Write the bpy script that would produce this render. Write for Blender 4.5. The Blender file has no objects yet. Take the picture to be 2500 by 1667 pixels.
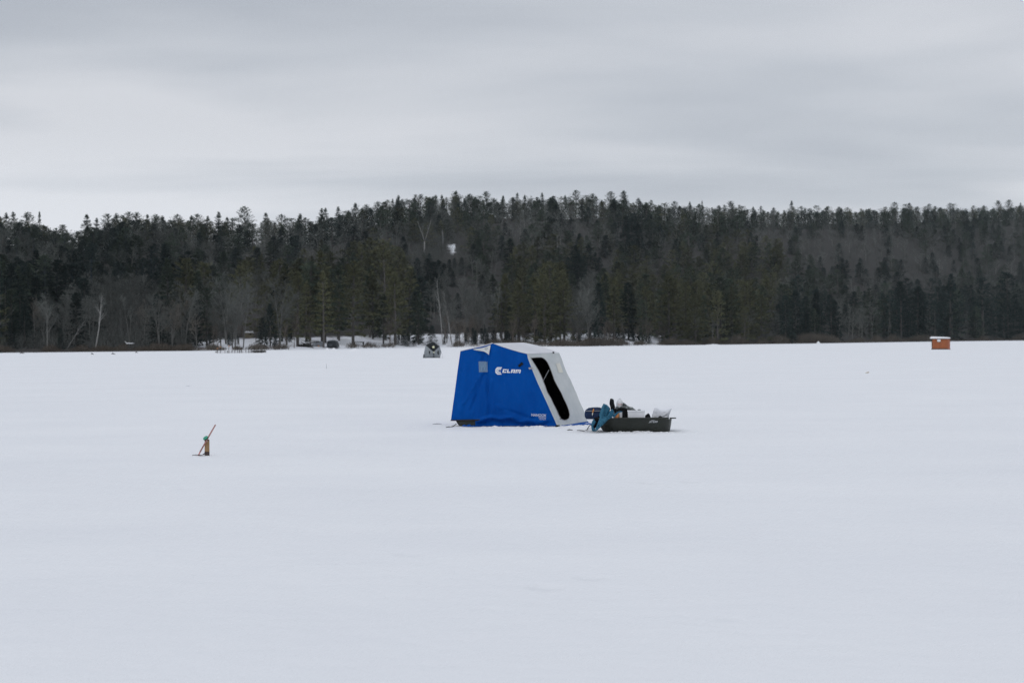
import bpy, bmesh, math, random
import numpy as np
from mathutils import Vector, Matrix
from mathutils.geometry import delaunay_2d_cdt

R_ = math.radians
sc = bpy.context.scene
col = sc.collection

# ------------------------------------------------------------------ camera
FPX, CX, CY = 3472.0, 1250.0, 833.5        # 50 mm on a 36 mm wide frame, in pixels of a 2500 wide picture
CAMZ = 1.75
PITCH, ROLL = R_(0.0743), R_(0.32)
cam_d = bpy.data.cameras.new('camera')
cam = bpy.data.objects.new('camera', cam_d)
col.objects.link(cam)
sc.camera = cam
cam_d.lens = 50.0
cam_d.sensor_width = 36.0
cam_d.clip_start = 0.1
cam_d.clip_end = 6000.0
CM = Matrix.Rotation(math.pi/2 - PITCH, 3, 'X') @ Matrix.Rotation(-ROLL, 3, 'Z')
cam.matrix_world = Matrix.Translation((0, 0, CAMZ)) @ CM.to_4x4()
cam_d.dof.use_dof = True
cam_d.dof.focus_distance = 28.2
cam_d.dof.aperture_fstop = 2.0

# ------------------------------------------------------------------ sky, sun, exposure
SUN_EL, SUN_AZ = R_(38), R_(215)
sc.cycles.use_denoising = True
sc.cycles.denoising_prefilter = 'FAST'
sc.view_settings.view_transform = 'Standard'
sc.view_settings.look = 'None'
sc.view_settings.exposure = 0.0
sc.view_settings.gamma = 1.0
world = bpy.data.worlds.new('World')
sc.world = world
world.use_nodes = True
wt = world.node_tree
for n in list(wt.nodes):
    wt.nodes.remove(n)


def N(t, kind, **kw):
    n = t.nodes.new(kind)
    for k, v in kw.items():
        setattr(n, k, v)
    return n


def math_node(t, op, a, b=None, c=None, clamp=False):
    n = t.nodes.new('ShaderNodeMath')
    n.operation = op
    n.use_clamp = clamp
    for i, v in enumerate((a, b, c)):
        if v is None:
            continue
        if isinstance(v, (int, float)):
            n.inputs[i].default_value = v
        else:
            t.links.new(v, n.inputs[i])
    return n.outputs[0]


def build_sky():
    t = wt
    out = N(t, 'ShaderNodeOutputWorld')
    bg = N(t, 'ShaderNodeBackground')
    bg.inputs['Strength'].default_value = 0.1
    t.links.new(bg.outputs[0], out.inputs[0])
    sky = N(t, 'ShaderNodeTexSky')
    sky.sky_type = 'NISHITA'
    sky.sun_disc = False
    sky.sun_elevation = SUN_EL
    sky.sun_rotation = SUN_AZ
    tc = N(t, 'ShaderNodeTexCoord')
    sep = N(t, 'ShaderNodeSeparateXYZ')
    t.links.new(tc.outputs['Generated'], sep.inputs[0])
    x, y, z = sep.outputs
    zz = math_node(t, 'ADD', math_node(t, 'MAXIMUM', z, 0.0), 0.11)
    u = math_node(t, 'DIVIDE', x, zz)
    v = math_node(t, 'DIVIDE', y, zz)
    comb = N(t, 'ShaderNodeCombineXYZ')
    t.links.new(math_node(t, 'ADD', math_node(t, 'MULTIPLY', u, 0.6), math_node(t, 'MULTIPLY', v, 0.08)), comb.inputs[0])
    t.links.new(v, comb.inputs[1])
    comb.inputs[2].default_value = 3.7
    n1 = N(t, 'ShaderNodeTexNoise')
    n1.inputs['Scale'].default_value = 1.2
    n1.inputs['Detail'].default_value = 5.0
    n1.inputs['Roughness'].default_value = 0.42
    n1.inputs['Distortion'].default_value = 0.3
    t.links.new(comb.outputs[0], n1.inputs['Vector'])
    # a second, much broader layer
    n2 = N(t, 'ShaderNodeTexNoise')
    n2.inputs['Scale'].default_value = 0.34
    n2.inputs['Detail'].default_value = 2.0
    n2.inputs['Roughness'].default_value = 0.4
    t.links.new(comb.outputs[0], n2.inputs['Vector'])
    m = math_node(t, 'ADD', math_node(t, 'MULTIPLY', n1.outputs['Fac'], 0.6), math_node(t, 'MULTIPLY', n2.outputs['Fac'], 0.4))
    r = N(t, 'ShaderNodeValToRGB')
    r.color_ramp.elements[0].position = 0.40
    r.color_ramp.elements[0].color = (4.70, 5.02, 5.58, 1)
    r.color_ramp.elements[1].position = 0.61
    r.color_ramp.elements[1].color = (6.9, 7.08, 7.52, 1)
    e = r.color_ramp.elements.new(0.5)
    e.color = (5.60, 5.90, 6.42, 1)
    t.links.new(m, r.inputs[0])
    # overcast skies brighten towards the zenith
    mr = N(t, 'ShaderNodeMapRange')
    mr.interpolation_type = 'SMOOTHSTEP'
    mr.inputs['From Min'].default_value = 0.22
    mr.inputs['From Max'].default_value = 1.0
    mr.inputs['To Min'].default_value = 1.0
    mr.inputs['To Max'].default_value = 1.58
    t.links.new(z, mr.inputs['Value'])
    # thinner cloud low on the horizon lets a little more light through
    hz = N(t, 'ShaderNodeMapRange')
    hz.interpolation_type = 'SMOOTHSTEP'
    hz.inputs['From Min'].default_value = 0.06
    hz.inputs['From Max'].default_value = 0.16
    hz.inputs['To Min'].default_value = 1.20
    hz.inputs['To Max'].default_value = 1.0
    t.links.new(z, hz.inputs['Value'])
    lf = N(t, 'ShaderNodeMapRange')
    lf.interpolation_type = 'SMOOTHSTEP'
    lf.inputs['From Min'].default_value = -0.36
    lf.inputs['From Max'].default_value = 0.12
    lf.inputs['To Min'].default_value = 1.0
    lf.inputs['To Max'].default_value = 0.25
    t.links.new(x, lf.inputs['Value'])
    low = math_node(t, 'MULTIPLY_ADD', math_node(t, 'SUBTRACT', hz.outputs[0], 1.0), lf.outputs[0], 1.0)
    k = math_node(t, 'MULTIPLY', mr.outputs[0], low)
    vm = N(t, 'ShaderNodeVectorMath')
    vm.operation = 'SCALE'
    t.links.new(r.outputs[0], vm.inputs[0])
    t.links.new(k, vm.inputs['Scale'])
    mix = N(t, 'ShaderNodeMix')
    mix.data_type = 'RGBA'
    mix.inputs[0].default_value = 0.96
    t.links.new(sky.outputs[0], mix.inputs[6])
    t.links.new(vm.outputs[0], mix.inputs[7])
    t.links.new(mix.outputs[2], bg.inputs['Color'])


build_sky()
sun_d = bpy.data.lights.new('sun', 'SUN')
sun_d.energy = 0.5
sun_d.angle = R_(30)
sun_d.color = (1.0, 0.97, 0.93)
sun = bpy.data.objects.new('sun', sun_d)
col.objects.link(sun)
# sun_rotation is measured clockwise from +Y
sdir = Vector((math.sin(SUN_AZ)*math.cos(SUN_EL), math.cos(SUN_AZ)*math.cos(SUN_EL), math.sin(SUN_EL)))
sun.rotation_euler = sdir.to_track_quat('Z', 'Y').to_euler()
sun.location = (0, -20, 60)


# ------------------------------------------------------------------ pixel -> place
def ray(px, py):
    return CM @ Vector(((px-CX)/FPX, -(py-CY)/FPX, -1.0))


def P(px, py, Y):
    d = ray(px, py)
    k = Y/d.y
    return Vector((d.x*k, Y, CAMZ + d.z*k))


def G(px, py, z=0.0):
    d = ray(px, py)
    k = (z-CAMZ)/d.z
    return Vector((d.x*k, d.y*k, z))


def on_plane(px, py, p0, n):
    d = ray(px, py)
    o = Vector((0, 0, CAMZ))
    return o + d*((p0-o).dot(n)/d.dot(n))


def hor(px):
    return 836.0 - 0.0056*px


# ------------------------------------------------------------------ noise
def vnoise(x, y, seed):
    rs = np.random.RandomState(seed)
    tab = rs.rand(64, 64)
    x = np.asarray(x, float); y = np.asarray(y, float)
    xi = np.floor(x).astype(int); yi = np.floor(y).astype(int)
    fx = x-xi; fy = y-yi
    fx = fx*fx*(3-2*fx); fy = fy*fy*(3-2*fy)
    a = tab[xi % 64, yi % 64]; b = tab[(xi+1) % 64, yi % 64]
    c = tab[xi % 64, (yi+1) % 64]; d = tab[(xi+1) % 64, (yi+1) % 64]
    return (a*(1-fx)+b*fx)*(1-fy)+(c*(1-fx)+d*fx)*fy-0.5


# ------------------------------------------------------------------ materials
def principled(name, color, rough=0.7, spec=0.3, metallic=0.0):
    m = bpy.data.materials.new(name)
    m.use_nodes = True
    b = m.node_tree.nodes['Principled BSDF']
    b.inputs['Base Color'].default_value = (*color, 1)
    b.inputs['Roughness'].default_value = rough
    b.inputs['Metallic'].default_value = metallic
    b.inputs['Specular IOR Level'].default_value = spec
    return m


def noisy(name, c1, c2, scale=8.0, detail=4.0, rough=0.7, spec=0.3, bump=0.0, bscale=None, dist=0.02, pos=(0.35, 0.65), stretch=None):
    """principled with an object-space noise between two colours and a matching bump"""
    m = principled(name, c1, rough, spec)
    t = m.node_tree
    b = t.nodes['Principled BSDF']
    tc = N(t, 'ShaderNodeTexCoord')
    src = tc.outputs['Object']
    if stretch:
        mp = N(t, 'ShaderNodeMapping')
        mp.inputs['Scale'].default_value = stretch
        t.links.new(src, mp.inputs['Vector'])
        src = mp.outputs[0]
    n = N(t, 'ShaderNodeTexNoise')
    n.inputs['Scale'].default_value = scale
    n.inputs['Detail'].default_value = detail
    t.links.new(src, n.inputs['Vector'])
    r = N(t, 'ShaderNodeValToRGB')
    r.color_ramp.elements[0].position = pos[0]
    r.color_ramp.elements[0].color = (*c1, 1)
    r.color_ramp.elements[1].position = pos[1]
    r.color_ramp.elements[1].color = (*c2, 1)
    t.links.new(n.outputs['Fac'], r.inputs[0])
    t.links.new(r.outputs[0], b.inputs['Base Color'])
    if bump:
        n2 = N(t, 'ShaderNodeTexNoise')
        n2.inputs['Scale'].default_value = bscale or scale*3
        n2.inputs['Detail'].default_value = 5.0
        t.links.new(src, n2.inputs['Vector'])
        bp = N(t, 'ShaderNodeBump')
        bp.inputs['Strength'].default_value = bump
        bp.inputs['Distance'].default_value = dist
        t.links.new(n2.outputs['Fac'], bp.inputs['Height'])
        t.links.new(bp.outputs[0], b.inputs['Normal'])
    return m


def tinted(name, rough=0.85, spec=0.15):
    """colour = vertex attribute Col times the object's own colour, with a little variation between objects"""
    m = bpy.data.materials.new(name)
    m.use_nodes = True
    t = m.node_tree
    b = t.nodes['Principled BSDF']
    b.inputs['Roughness'].default_value = rough
    b.inputs['Specular IOR Level'].default_value = spec
    at = N(t, 'ShaderNodeAttribute')
    at.attribute_name = 'Col'
    oi = N(t, 'ShaderNodeObjectInfo')
    mx = N(t, 'ShaderNodeMix')
    mx.data_type = 'RGBA'
    mx.blend_type = 'MULTIPLY'
    mx.inputs[0].default_value = 1.0
    t.links.new(at.outputs['Color'], mx.inputs[6])
    t.links.new(oi.outputs['Color'], mx.inputs[7])
    t.links.new(mx.outputs[2], b.inputs['Base Color'])
    return m


M = {}
M['tint'] = tinted('foliage_and_bark')


def snow_material():
    m = principled('snow', (0.80, 0.81, 0.835), 0.75, 0.2)
    t = m.node_tree
    b = t.nodes['Principled BSDF']
    tc = N(t, 'ShaderNodeTexCoord')
    mp = N(t, 'ShaderNodeMapping')
    mp.inputs['Scale'].default_value = (0.55, 1.0, 1.0)
    t.links.new(tc.outputs['Object'], mp.inputs['Vector'])
    n = N(t, 'ShaderNodeTexNoise')
    n.inputs['Scale'].default_value = 0.35
    n.inputs['Detail'].default_value = 6.0
    n.inputs['Roughness'].default_value = 0.62
    t.links.new(mp.outputs[0], n.inputs['Vector'])
    r = N(t, 'ShaderNodeValToRGB')
    r.color_ramp.elements[0].position = 0.3
    r.color_ramp.elements[0].color = (0.795, 0.803, 0.826, 1)
    r.color_ramp.elements[1].position = 0.7
    r.color_ramp.elements[1].color = (0.845, 0.85, 0.865, 1)
    t.links.new(n.outputs['Fac'], r.inputs[0])
    t.links.new(r.outputs[0], b.inputs['Base Color'])
    n2 = N(t, 'ShaderNodeTexNoise')
    n2.inputs['Scale'].default_value = 5.0
    n2.inputs['Detail'].default_value = 8.0
    n2.inputs['Roughness'].default_value = 0.6
    t.links.new(mp.outputs[0], n2.inputs['Vector'])
    bp = N(t, 'ShaderNodeBump')
    bp.inputs['Strength'].default_value = 0.6
    bp.inputs['Distance'].default_value = 0.045
    t.links.new(n2.outputs['Fac'], bp.inputs['Height'])
    # old half drifted-over prints: shallow pits, only in some places
    vo = N(t, 'ShaderNodeTexVoronoi')
    vo.inputs['Scale'].default_value = 1.5
    vo.inputs['Randomness'].default_value = 1.0
    t.links.new(tc.outputs['Object'], vo.inputs['Vector'])
    pit = N(t, 'ShaderNodeMapRange')
    pit.interpolation_type = 'SMOOTHSTEP'
    pit.inputs['From Min'].default_value = 0.06
    pit.inputs['From Max'].default_value = 0.26
    t.links.new(vo.outputs['Distance'], pit.inputs['Value'])
    n3 = N(t, 'ShaderNodeTexNoise')
    n3.inputs['Scale'].default_value = 0.16
    n3.inputs['Detail'].default_value = 3.0
    t.links.new(tc.outputs['Object'], n3.inputs['Vector'])
    where_ = math_node(t, 'MULTIPLY', math_node(t, 'SUBTRACT', n3.outputs['Fac'], 0.53), 9.0, clamp=True)
    hgt = math_node(t, 'SUBTRACT', 1.0, math_node(t, 'MULTIPLY', math_node(t, 'SUBTRACT', 1.0, pit.outputs[0]), where_))
    bp2 = N(t, 'ShaderNodeBump')
    bp2.inputs['Strength'].default_value = 0.5
    bp2.inputs['Distance'].default_value = 0.08
    t.links.new(hgt, bp2.inputs['Height'])
    t.links.new(bp.outputs[0], bp2.inputs['Normal'])
    t.links.new(bp2.outputs[0], b.inputs['Normal'])
    return m


M['snow'] = snow_material()


# ------------------------------------------------------------------ mesh helpers
def tag(o, label=None, cat=None, group=None, kind=None):
    if label: o['label'] = label
    if cat: o['category'] = cat
    if group: o['group'] = group
    if kind: o['kind'] = kind
    return o


def empty(name, loc, label=None, cat=None, group=None):
    o = bpy.data.objects.new(name, None)
    o.empty_display_size = 0.3
    col.objects.link(o)
    o.location = loc
    return tag(o, label, cat, group)


def root_of(o):
    p = Vector((0, 0, 0))
    while o is not None:
        p = p + o.location
        o = o.parent
    return p


class MB:
    """collects geometry in world coordinates; build() links it as one mesh object"""
    def __init__(self):
        self.v = []; self.f = []; self.m = []; self.cur = 0

    def add(self, verts, faces):
        k = len(self.v)
        self.v.extend(Vector(v) for v in verts)
        for f in faces:
            self.f.append([i+k for i in f]); self.m.append(self.cur)
        return self

    def box(self, c, s, rot=None):
        c = Vector(c); hx, hy, hz = s[0]/2, s[1]/2, s[2]/2
        vs = [Vector((x, y, z)) for z in (-hz, hz) for y in (-hy, hy) for x in (-hx, hx)]
        if rot is not None:
            vs = [rot @ v for v in vs]
        return self.add([c+v for v in vs], [(0, 2, 3, 1), (4, 5, 7, 6), (0, 1, 5, 4), (2, 6, 7, 3), (0, 4, 6, 2), (1, 3, 7, 5)])

    def tube(self, path, radii, n=8, cap=True):
        path = [Vector(p) for p in path]
        if isinstance(radii, (int, float)):
            radii = [radii]*len(path)
        vs = []; fs = []
        for i, p in enumerate(path):
            a = path[max(i-1, 0)]; b = path[min(i+1, len(path)-1)]
            d = (b-a).normalized()
            s = d.cross(Vector((0.13, 0.97, 0.2)) if abs(d.y) < 0.9 else Vector((1, 0, 0))).normalized()
            t = d.cross(s)
            for k in range(n):
                an = 2*math.pi*k/n
                vs.append(p + (s*math.cos(an)+t*math.sin(an))*radii[i])
        for i in range(len(path)-1):
            for k in range(n):
                fs.append((i*n+k, i*n+(k+1) % n, (i+1)*n+(k+1) % n, (i+1)*n+k))
        if cap:
            fs.append(tuple(range(n))[::-1])
            fs.append(tuple((len(path)-1)*n+k for k in range(n)))
        return self.add(vs, fs)

    def rings(self, rings, close=True, cap0=False, cap1=False):
        n = len(rings[0]); vs = [p for r in rings for p in r]; fs = []
        for i in range(len(rings)-1):
            for k in range(n if close else n-1):
                fs.append((i*n+k, i*n+(k+1) % n, (i+1)*n+(k+1) % n, (i+1)*n+k))
        if cap0: fs.append(tuple(range(n))[::-1])
        if cap1: fs.append(tuple((len(rings)-1)*n+k for k in range(n)))
        return self.add(vs, fs)

    def lathe(self, c, prof, n=20, axis=None):
        c = Vector(c)
        rot = axis.to_track_quat('Z', 'Y').to_matrix() if axis is not None else Matrix.Identity(3)
        rg = []
        for r, z in prof:
            rg.append([c + rot @ Vector((r*math.cos(2*math.pi*k/n), r*math.sin(2*math.pi*k/n), z)) for k in range(n)])
        return self.rings(rg, True, True, True)

    def build(self, name, mat, parent=None, smooth=False, bevel=0.0, solid=0.0, angle=None):
        off = root_of(parent) if parent is not None else Vector((0, 0, 0))
        me = bpy.data.meshes.new(name)
        me.from_pydata([tuple(v-off) for v in self.v], [], self.f)
        for m in (mat if isinstance(mat, (list, tuple)) else [mat]):
            me.materials.append(m)
        if any(self.m):
            me.polygons.foreach_set('material_index', self.m)
        if smooth:
            me.polygons.foreach_set('use_smooth', [True]*len(me.polygons))
        bm = bmesh.new(); bm.from_mesh(me)
        bmesh.ops.remove_doubles(bm, verts=bm.verts, dist=1e-5)
        if not solid:
            bmesh.ops.recalc_face_normals(bm, faces=bm.faces)
        bm.to_mesh(me); bm.free()
        if smooth and angle:
            me.set_sharp_from_angle(angle=R_(angle))
        me.update()
        o = bpy.data.objects.new(name, me)
        col.objects.link(o)
        if parent is not None:
            o.parent = parent
        if bevel:
            b = o.modifiers.new('bevel', 'BEVEL'); b.width = bevel; b.segments = 2; b.limit_method = 'ANGLE'
        if solid:
            s = o.modifiers.new('solid', 'SOLIDIFY'); s.thickness = solid; s.offset = 0
        return o


def set_origin(o, loc):
    """move a top-level mesh object's origin to loc without moving its shape"""
    loc = Vector(loc)
    o.data.transform(Matrix.Translation(-loc))
    o.location = loc
    return o


def inside(poly, x, y):
    c = False; n = len(poly); j = n-1
    for i in range(n):
        xi, yi = poly[i]; xj, yj = poly[j]
        if (yi > y) != (yj > y) and x < (xj-xi)*(y-yi)/(yj-yi)+xi:
            c = not c
        j = i
    return c


def resample(poly, step, closed=True):
    out = []
    n = len(poly)
    for i in range(n if closed else n-1):
        a = poly[i]; b = poly[(i+1) % n]
        L = math.hypot(b[0]-a[0], b[1]-a[1]); k = max(1, int(round(L/step)))
        for j in range(k):
            out.append((a[0]+(b[0]-a[0])*j/k, a[1]+(b[1]-a[1])*j/k))
    if not closed:
        out.append(poly[-1])
    return out


def edge_dist(poly, x, y):
    best = 1e9
    for i in range(len(poly)):
        a = poly[i]; b = poly[(i+1) % len(poly)]
        dx, dy = b[0]-a[0], b[1]-a[1]
        t = max(0, min(1, ((x-a[0])*dx+(y-a[1])*dy)/(dx*dx+dy*dy+1e-12)))
        best = min(best, math.hypot(x-a[0]-t*dx, y-a[1]-t*dy))
    return best


def cdt(outline, holes, step, est=None):
    """triangulate an outline with holes, filled with points on a jittered grid"""
    rnd = random.Random(5)
    est = est or step
    pts = []; edges = []
    for poly in [outline]+list(holes):
        q = resample(poly, est); k = len(pts)
        pts += [Vector(p) for p in q]
        edges += [(k+i, k+(i+1) % len(q)) for i in range(len(q))]
    xs = [p[0] for p in outline]; ys = [p[1] for p in outline]
    y = min(ys)+step/2; row = 0
    while y < max(ys):
        x = min(xs)+(step/2 if row % 2 else 0)
        while x < max(xs):
            a, b = x+rnd.uniform(-.2, .2)*step, y+rnd.uniform(-.2, .2)*step
            if inside(outline, a, b) and not any(inside(h, a, b) for h in holes):
                if min(edge_dist(p, a, b) for p in [outline]+list(holes)) > step*0.45:
                    pts.append(Vector((a, b)))
            x += step
        y += step*0.87; row += 1
    vs, _, fs, _, _, _ = delaunay_2d_cdt(pts, edges, [], 0, 1e-6)
    good = []
    for f in fs:
        cx = sum(vs[i].x for i in f)/len(f); cy = sum(vs[i].y for i in f)/len(f)
        if inside(outline, cx, cy) and not any(inside(h, cx, cy) for h in holes):
            good.append(tuple(f))
    return [(v.x, v.y) for v in vs], good


def font_mesh(text, shear=0.0, bold=0.0):
    cu = bpy.data.curves.new('tmp_text', 'FONT')
    cu.body = text; cu.shear = shear; cu.offset = bold
    ob = bpy.data.objects.new('tmp_text', cu)
    col.objects.link(ob)
    dg = bpy.context.evaluated_depsgraph_get()
    me = bpy.data.meshes.new_from_object(ob.evaluated_get(dg))
    vs = [(v.co.x, v.co.y) for v in me.vertices]; fs = [tuple(p.vertices) for p in me.polygons]
    bpy.data.objects.remove(ob); bpy.data.curves.remove(cu); bpy.data.meshes.remove(me)
    x0 = min(v[0] for v in vs); x1 = max(v[0] for v in vs); y0 = min(v[1] for v in vs); y1 = max(v[1] for v in vs)
    return [((a-x0)/(x1-x0), (b-y0)/(y1-y0)) for a, b in vs], fs


def np_mesh(name, V, F, C=None, mats=None, midx=None, smooth=False):
    """V (n,3), F list of arrays (k,3) or (k,4); fast mesh building"""
    me = bpy.data.meshes.new(name)
    V = np.asarray(V, np.float32)
    loops = []; starts = []; totals = []
    p = 0
    for f in F:
        f = np.asarray(f, np.int32)
        if len(f) == 0:
            continue
        k = f.shape[1]
        loops.append(f.ravel()); starts.append(p+np.arange(len(f))*k); totals.append(np.full(len(f), k)); p += f.size
    loops = np.concatenate(loops); starts = np.concatenate(starts); totals = np.concatenate(totals)
    me.vertices.add(len(V)); me.vertices.foreach_set('co', V.ravel())
    me.loops.add(len(loops)); me.loops.foreach_set('vertex_index', loops.astype(np.int32))
    me.polygons.add(len(starts)); me.polygons.foreach_set('loop_start', starts.astype(np.int32))
    me.polygons.foreach_set('loop_total', totals.astype(np.int32))
    if C is not None:
        at = me.color_attributes.new('Col', 'FLOAT_COLOR', 'POINT')
        C4 = np.ones((len(V), 4), np.float32); C4[:, :3] = C
        at.data.foreach_set('color', C4.ravel())
    for m in mats or []:
        me.materials.append(m)
    if smooth:
        me.polygons.foreach_set('use_smooth', np.ones(len(starts), bool))
    me.update(calc_edges=True)
    return me


# ------------------------------------------------------------------ shore, hill
def tab(px, *pairs):
    return np.interp(px, [p[0] for p in pairs], [p[1] for p in pairs])


def shore(px):
    y = tab(px, (-600, 865), (0, 861), (200, 859), (400, 857), (640, 855), (800, 852), (1000, 849), (1200, 846.5), (1400, 846), (1550, 843.5), (1700, 842), (2000, 838), (2250, 834), (2500, 831), (3200, 826))
    return CAMZ*FPX/np.maximum(y-hor(np.asarray(px, float)), 7.0)


def ridge(px):
    return shore(px)+tab(px, (-600, 280), (0, 290), (500, 330), (1000, 390), (1500, 420), (2000, 450), (2500, 470), (3200, 470))


CANOPY = [(-600, 535), (0, 540), (60, 545), (110, 560), (150, 567), (190, 565), (240, 553), (300, 536), (400, 538), (500, 546), (600, 545), (690, 545), (760, 540), (820, 526), (860, 515),
          (920, 503), (1000, 490), (1100, 481), (1200, 488), (1300, 490), (1400, 488), (1500, 492), (1580, 500), (1700, 508), (1800, 512), (1900, 517), (2000, 511), (2100, 515), (2200, 509), (2300, 507), (2400, 509), (2500, 503), (3200, 500)]
TREE_H = 10.5


def ridge_z(px):
    c = tab(px, *CANOPY)
    return CAMZ+(hor(np.asarray(px, float))-c)/FPX*ridge(px)-TREE_H


def hill_z(px, D):
    """height of the hillside at bearing px and depth D"""
    S = shore(px); Rg = ridge(px)
    u = (D-S)/(Rg-S)
    Z = ridge_z(px)*np.interp(px, [-430, -290, 2790, 2930], [0, 1, 1, 0])
    up = np.clip(u, 0, 1)
    z = Z*np.interp(up, [0, .1, .2, .3, .4, .5, .6, .7, .8, .9, 1], [0, .05, .125, .23, .36, .49, .63, .76, .87, .955, 1])
    z = np.where(u > 1, Z*(1-0.22*(u-1)), z)
    z = np.where(u < 0, (D-S)*0.06, z)
    bank = 0.45*np.exp(-((D-S-3.0)/3.0)**2)*(u > -0.1)
    x = (px-CX)/FPX*D
    return z + bank*(0.5+vnoise(x*0.11, D*0.02, 3)) + vnoise(x*0.05, D*0.05, 7)*1.5*np.clip(u*3, 0, 1)


def build_lake():
    def axis(lim_near, step, far, g):
        a = list(np.arange(0, lim_near, step)); s = step
        while a[-1] < far:
            s *= g; a.append(a[-1]+s)
        return np.array(a)
    xp = axis(14, 0.22, 2600, 1.16); xs = np.concatenate([-xp[:0:-1], xp])
    yp = axis(36, 0.22, 3200, 1.13); ys = np.concatenate([-axis(2, 1.0, 600, 1.5)[:0:-1], yp])
    X, Y = np.meshgrid(xs, ys)
    d = np.hypot(X, Y)
    fade = np.clip(1.4-d/60, 0, 1)
    Z = (vnoise(X*0.16+3, Y*0.35, 21)*0.05 + vnoise(X*0.5, Y*1.05, 22)*0.028 + vnoise(X*1.3, Y*2.1, 23)*0.012)*fade
    Z *= 1-0.85*np.exp(-(((X-0.8)/3.0)**2+((Y-28.2)/2.5)**2))
    # wind-packed apron at the tent and the sled
    Z += 0.02*np.exp(-(((X-0.4)/1.8)**2+((Y-28.4)/0.5)**2))
    n, m = X.shape
    idx = np.arange(n*m).reshape(n, m)
    F = np.stack([idx[:-1, :-1], idx[:-1, 1:], idx[1:, 1:], idx[1:, :-1]], -1).reshape(-1, 4)
    me = np_mesh('snow_field', np.stack([X, Y, Z], -1).reshape(-1, 3), [F], mats=[M['snow']], smooth=True)
    o = bpy.data.objects.new('snow_field', me); col.objects.link(o)
    tag(o, 'smooth snow covering the frozen lake', None, None, 'structure')


build_lake()


def hillside_material():
    m = principled('forest_floor', (0.8, 0.8, 0.8), 0.9, 0.1)
    t = m.node_tree
    b = t.nodes['Principled BSDF']
    at = N(t, 'ShaderNodeAttribute'); at.attribute_name = 'Col'
    tc = N(t, 'ShaderNodeTexCoord')
    n = N(t, 'ShaderNodeTexNoise'); n.inputs['Scale'].default_value = 0.35; n.inputs['Detail'].default_value = 5.0
    t.links.new(tc.outputs['Object'], n.inputs['Vector'])
    s = N(t, 'ShaderNodeSeparateColor')
    t.links.new(at.outputs['Color'], s.inputs[0])
    f = math_node(t, 'MULTIPLY', math_node(t, 'SUBTRACT', math_node(t, 'ADD', s.outputs[0], math_node(t, 'MULTIPLY', n.outputs['Fac'], 0.6)), 0.62), 5.0, clamp=True)
    mx = N(t, 'ShaderNodeMix'); mx.data_type = 'RGBA'
    t.links.new(f, mx.inputs[0])
    mx.inputs[6].default_value = (0.045, 0.042, 0.04, 1)
    mx.inputs[7].default_value = (0.78, 0.79, 0.82, 1)
    t.links.new(mx.outputs[2], b.inputs['Base Color'])
    return m


M['floor'] = hillside_material()
# the snowy opening on the hill
def ground_at(px, py):
    """depth where the line of sight through a pixel meets the hillside"""
    S = float(shore(px)); Rg = float(ridge(px))
    for i in range(400):
        D = S+(Rg-S)*i/400
        if hor(px)-(float(hill_z(px, D))-CAMZ)*FPX/D <= py:
            return D
    return Rg


CLEAR = (1104.0, (ground_at(1104, 607)-float(shore(1104)))/(float(ridge(1104))-float(shore(1104))))


def snow_amount(px, u):
    s = tab(px, (-600, 0.1), (420, 0.1), (500, 0.5), (560, 0.85), (700, 1.0), (1310, 1.0), (1345, 0.55), (1400, 0.8), (1560, 0.75), (1640, 0.25), (3200, 0.12))
    near = np.clip(1-(u-0.075)/0.05, 0, 1)
    return np.maximum(s*near, 0.08)


def build_hill():
    pxs = np.arange(-440, 2941, 12.0)
    us = np.concatenate([[-0.04, -0.015], np.linspace(0, 0.3, 28), np.linspace(0.32, 1.0, 34), np.linspace(1.05, 1.7, 10)])
    PX, U = np.meshgrid(pxs, us)
    S = shore(PX); Rg = ridge(PX)
    D = S+U*(Rg-S)
    Z = hill_z(PX, D)
    X = (PX-CX)/FPX*D
    sa = snow_amount(PX, U)
    cl = np.exp(-(((PX-CLEAR[0]+90*(U-CLEAR[1]))/13)**2+((U-CLEAR[1])/0.045)**2)**2)
    sa = np.maximum(sa, cl*(0.62+0.5*vnoise(PX*.3, U*60, 15)))
    n, m = X.shape
    idx = np.arange(n*m).reshape(n, m)
    F = np.stack([idx[:-1, :-1], idx[:-1, 1:], idx[1:, 1:], idx[1:, :-1]], -1).reshape(-1, 4)
    C = np.repeat(sa.reshape(-1, 1), 3, 1)
    me = np_mesh('hillside', np.stack([X, D, Z], -1).reshape(-1, 3), [F], C=C, mats=[M['floor']], smooth=True)
    o = bpy.data.objects.new('hillside', me); col.objects.link(o)
    tag(o, 'low wooded hill rising from the lake shore', None, None, 'structure')


build_hill()


# ------------------------------------------------------------------ trees as arrays
class Geo:
    def __init__(self):
        self.V = []; self.T = []; self.C = []; self.n = 0

    def tri(self, V, C):
        """V (k,3,3) triangles, C (k,) or (k,3) shade"""
        k = len(V)
        self.V.append(V.reshape(-1, 3)); self.T.append(self.n+np.arange(3*k).reshape(k, 3)); self.n += 3*k
        C = np.asarray(C, float)
        if C.ndim == 1:
            C = np.repeat(C[:, None], 3, 1)
        self.C.append(np.repeat(C, 3, 0))

    def arrays(self):
        return np.concatenate(self.V), np.concatenate(self.T), np.concatenate(self.C)


def unit(a):
    return a/np.maximum(np.linalg.norm(a, axis=-1, keepdims=True), 1e-9)


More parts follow.
